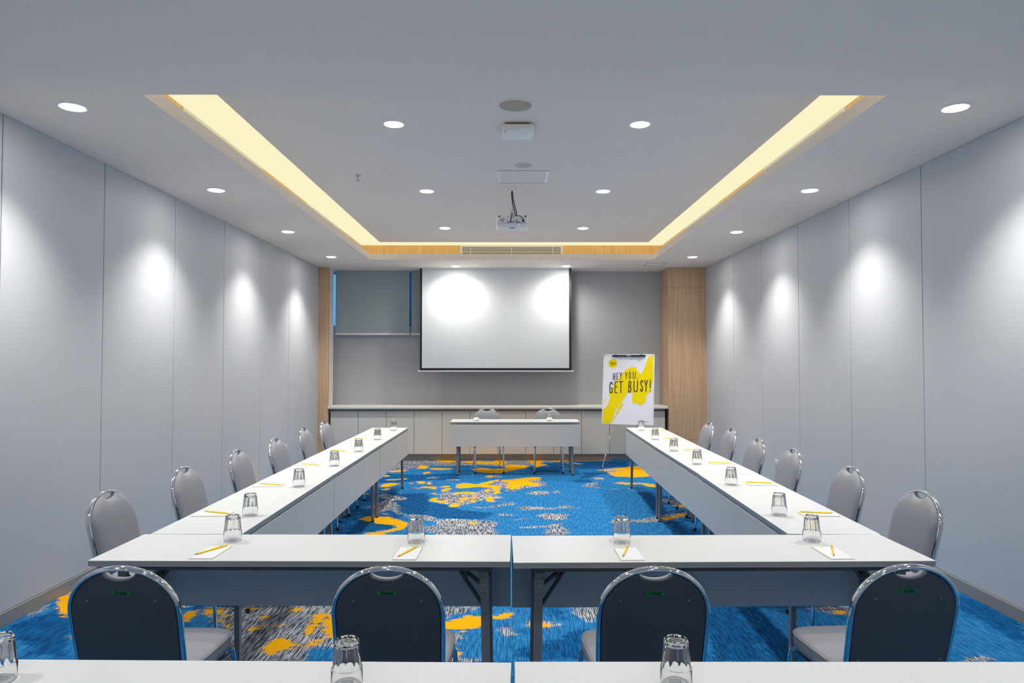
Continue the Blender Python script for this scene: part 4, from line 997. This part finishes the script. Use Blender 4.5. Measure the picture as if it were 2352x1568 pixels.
def place_glass(x, y, rz, where, group):
    if gu: g, c = GLS.copy(), copy_tree(CST); COL.objects.link(g)
    else: g, c = GLS, CST
    gu.append(g)
    c.location = (x, y, TH+.0002); c.rotation_euler = (0, 0, rz)
    g.location = (x, y, TH+.0012); g.rotation_euler = (0, 0, rz*1.7+x)
    tag(g, 'upturned drinking glass ' + where, 'glass', 'glasses on the ' + group)
    tag(c, 'white paper coaster under the glass ' + where, 'coaster', 'coasters on the ' + group)
def make_pad():
    t = thing('notepad', 'x', 'notepad')
    MB().box(-.0535, .0535, -.099, .099, 0, .0012).build('backing_card', M['tan'], t)
    sh = MB().box(-.0485, .0505, -.0985, .0935, .0012, .004).build('sheets', M['paper'], t)
    MB().prism([(-.012+.011*math.cos(k*PI/8), .08+.006*math.sin(k*PI/8)) for k in range(16)], lambda a, c: (a, c, .0040), lambda a, c: (a, c, .0042)).build('logo_print', M['yellow'], sh)
    MB().box(.036, .041, -.090, -.088, .004, .0042).build('corner_print', M['blueink'], sh)
    return t
def make_pencil():
    t = thing('pencil', 'x', 'pencil')
    hx = [(math.cos(k*PI/3), math.sin(k*PI/3)) for k in range(6)]; r = .0042
    def ring(y, q): return [(a*q, y, b_*q+r*.87) for a, b_ in hx]
    def body(r0, r1, y0, y1): return MB().add(ring(y0, r0)+ring(y1, r1), [tuple(range(6)), tuple(range(11, 5, -1))]+[(i, (i+1) % 6, 6+(i+1) % 6, 6+i) for i in range(6)])
    body(r, r, -.070, .0875).build('shaft', M['pencil'], t)
    body(.0012, r*.97, -.083, -.070).build('sharpened_wood', M['pwood'], t)
    body(.0003, .0012, -.088, -.083).build('lead', M['ink'], t)
    MB().box(-.0016, .0016, .045, .066, r*1.6, r*1.75).build('print', M['plum'], t)
    return t
PAD, PEN, pu = make_pad(), make_pencil(), []
def place_pad(x, y, rz, tip, end, where, group):
    if pu: p, c = copy_tree(PAD), copy_tree(PEN)
    else: p, c = PAD, PEN
    pu.append(p)
    p.location = (x, y, TH+.0002); p.rotation_euler = (0, 0, rz)
    mx, my = (tip[0]+end[0])/2, (tip[1]+end[1])/2
    c.location = (mx, my, TH+.0047); c.rotation_euler = (0, 0, math.atan2(end[1]-tip[1], end[0]-tip[0])-PI/2)
    tag(p, 'white notepad ' + where, 'notepad', 'notepads on the ' + group)
    tag(c, 'yellow pencil on the notepad ' + where, 'pencil', 'pencils on the ' + group)

GL_L=[(-1.425,3.863),(-1.422,4.741),(-1.415,5.664),(-1.412,6.549),(-1.421,7.529),(-1.412,8.5)]
GL_R=[(1.481,3.867),(1.511,4.798),(1.533,5.753),(1.536,6.583),(1.559,7.531),(1.592,8.504)]
GL_B=[(-1.309,3.327),(-0.439,3.299),(0.522,3.287),(1.422,3.315)]
GL_F=[(-0.477,9.882),(0.552,9.884)]
GL_A=[(-1.356,1.883),(-0.427,1.854),(0.436,1.857)]
PAD_L=[(-1.641,3.892),(-1.638,4.779),(-1.631,5.706),(-1.619,6.583),(-1.627,7.529),(-1.613,8.458)]
PAD_R=[(1.701,3.878),(1.725,4.817),(1.74,5.768),(1.742,6.618),(1.751,7.531),(1.783,8.446)]
PAD_B=[(-1.324,3.122),(-0.451,3.103),(0.52,3.092),(1.422,3.108)]
PC_L=[(-1.711,3.944),(-1.549,3.882),(-1.712,4.819),(-1.554,4.77),(-1.707,5.751),(-1.551,5.683),(-1.703,6.618),(-1.538,6.536),(-1.715,7.62),(-1.546,7.529),(-1.7,8.516),(-1.537,8.443)]
PC_R=[(1.785,3.881),(1.615,3.918),(1.807,4.83),(1.638,4.866),(1.812,5.758),(1.647,5.794),(1.819,6.609),(1.65,6.641),(1.842,7.547),(1.667,7.576),(1.859,8.446),(1.694,8.483)]
PC_B=[(-1.37,3.068),(-1.294,3.213),(-0.482,3.039),(-0.423,3.189),(0.485,3.032),(0.534,3.194),(1.398,3.036),(1.466,3.209)]
posB = ['at the left end of the cross tables', 'left of the middle of the cross tables', 'right of the middle of the cross tables', 'at the right end of the cross tables']
for k in range(4):
    place_glass(*GL_B[k], [.25, .1, -.1, -.2][k], posB[k], 'cross tables')
    place_pad(*PAD_B[k], R([-1, -1, 1, 0][k]), PC_B[2*k], PC_B[2*k+1], posB[k], 'cross tables')
for k in range(6):
    wl = 'on the left side row, ' + ord6[k]; wr = 'on the right side row, ' + ord6[k]
    place_glass(*GL_L[k], -PI/2, wl, 'left side row'); place_glass(*GL_R[k], PI/2, wr, 'right side row')
    place_pad(*PAD_L[k], -PI/2+R([2, 1, -1, 2, 0, 1][k]), PC_L[2*k], PC_L[2*k+1], wl, 'left side row')
    place_pad(*PAD_R[k], PI/2+R([-1, 1, 0, -2, 1, 0][k]), PC_R[2*k], PC_R[2*k+1], wr, 'right side row')
for k, (x, y) in enumerate(GL_F):
    w_ = 'on the speakers table, %s one' % ('left', 'right')[k]
    place_glass(x, y-.02, PI, w_, 'speakers table')
    place_pad(x+.03, 10.0, PI, (x+.05, 10.07), (x+.01, 9.93), w_, 'speakers table')
for k, (x, y) in enumerate(GL_A):
    place_glass(x, y, [0, .15, -.1][k], 'on the nearest tables, ' + ['cut by the left photo edge', 'left of the camera', 'right of the camera'][k], 'nearest tables')
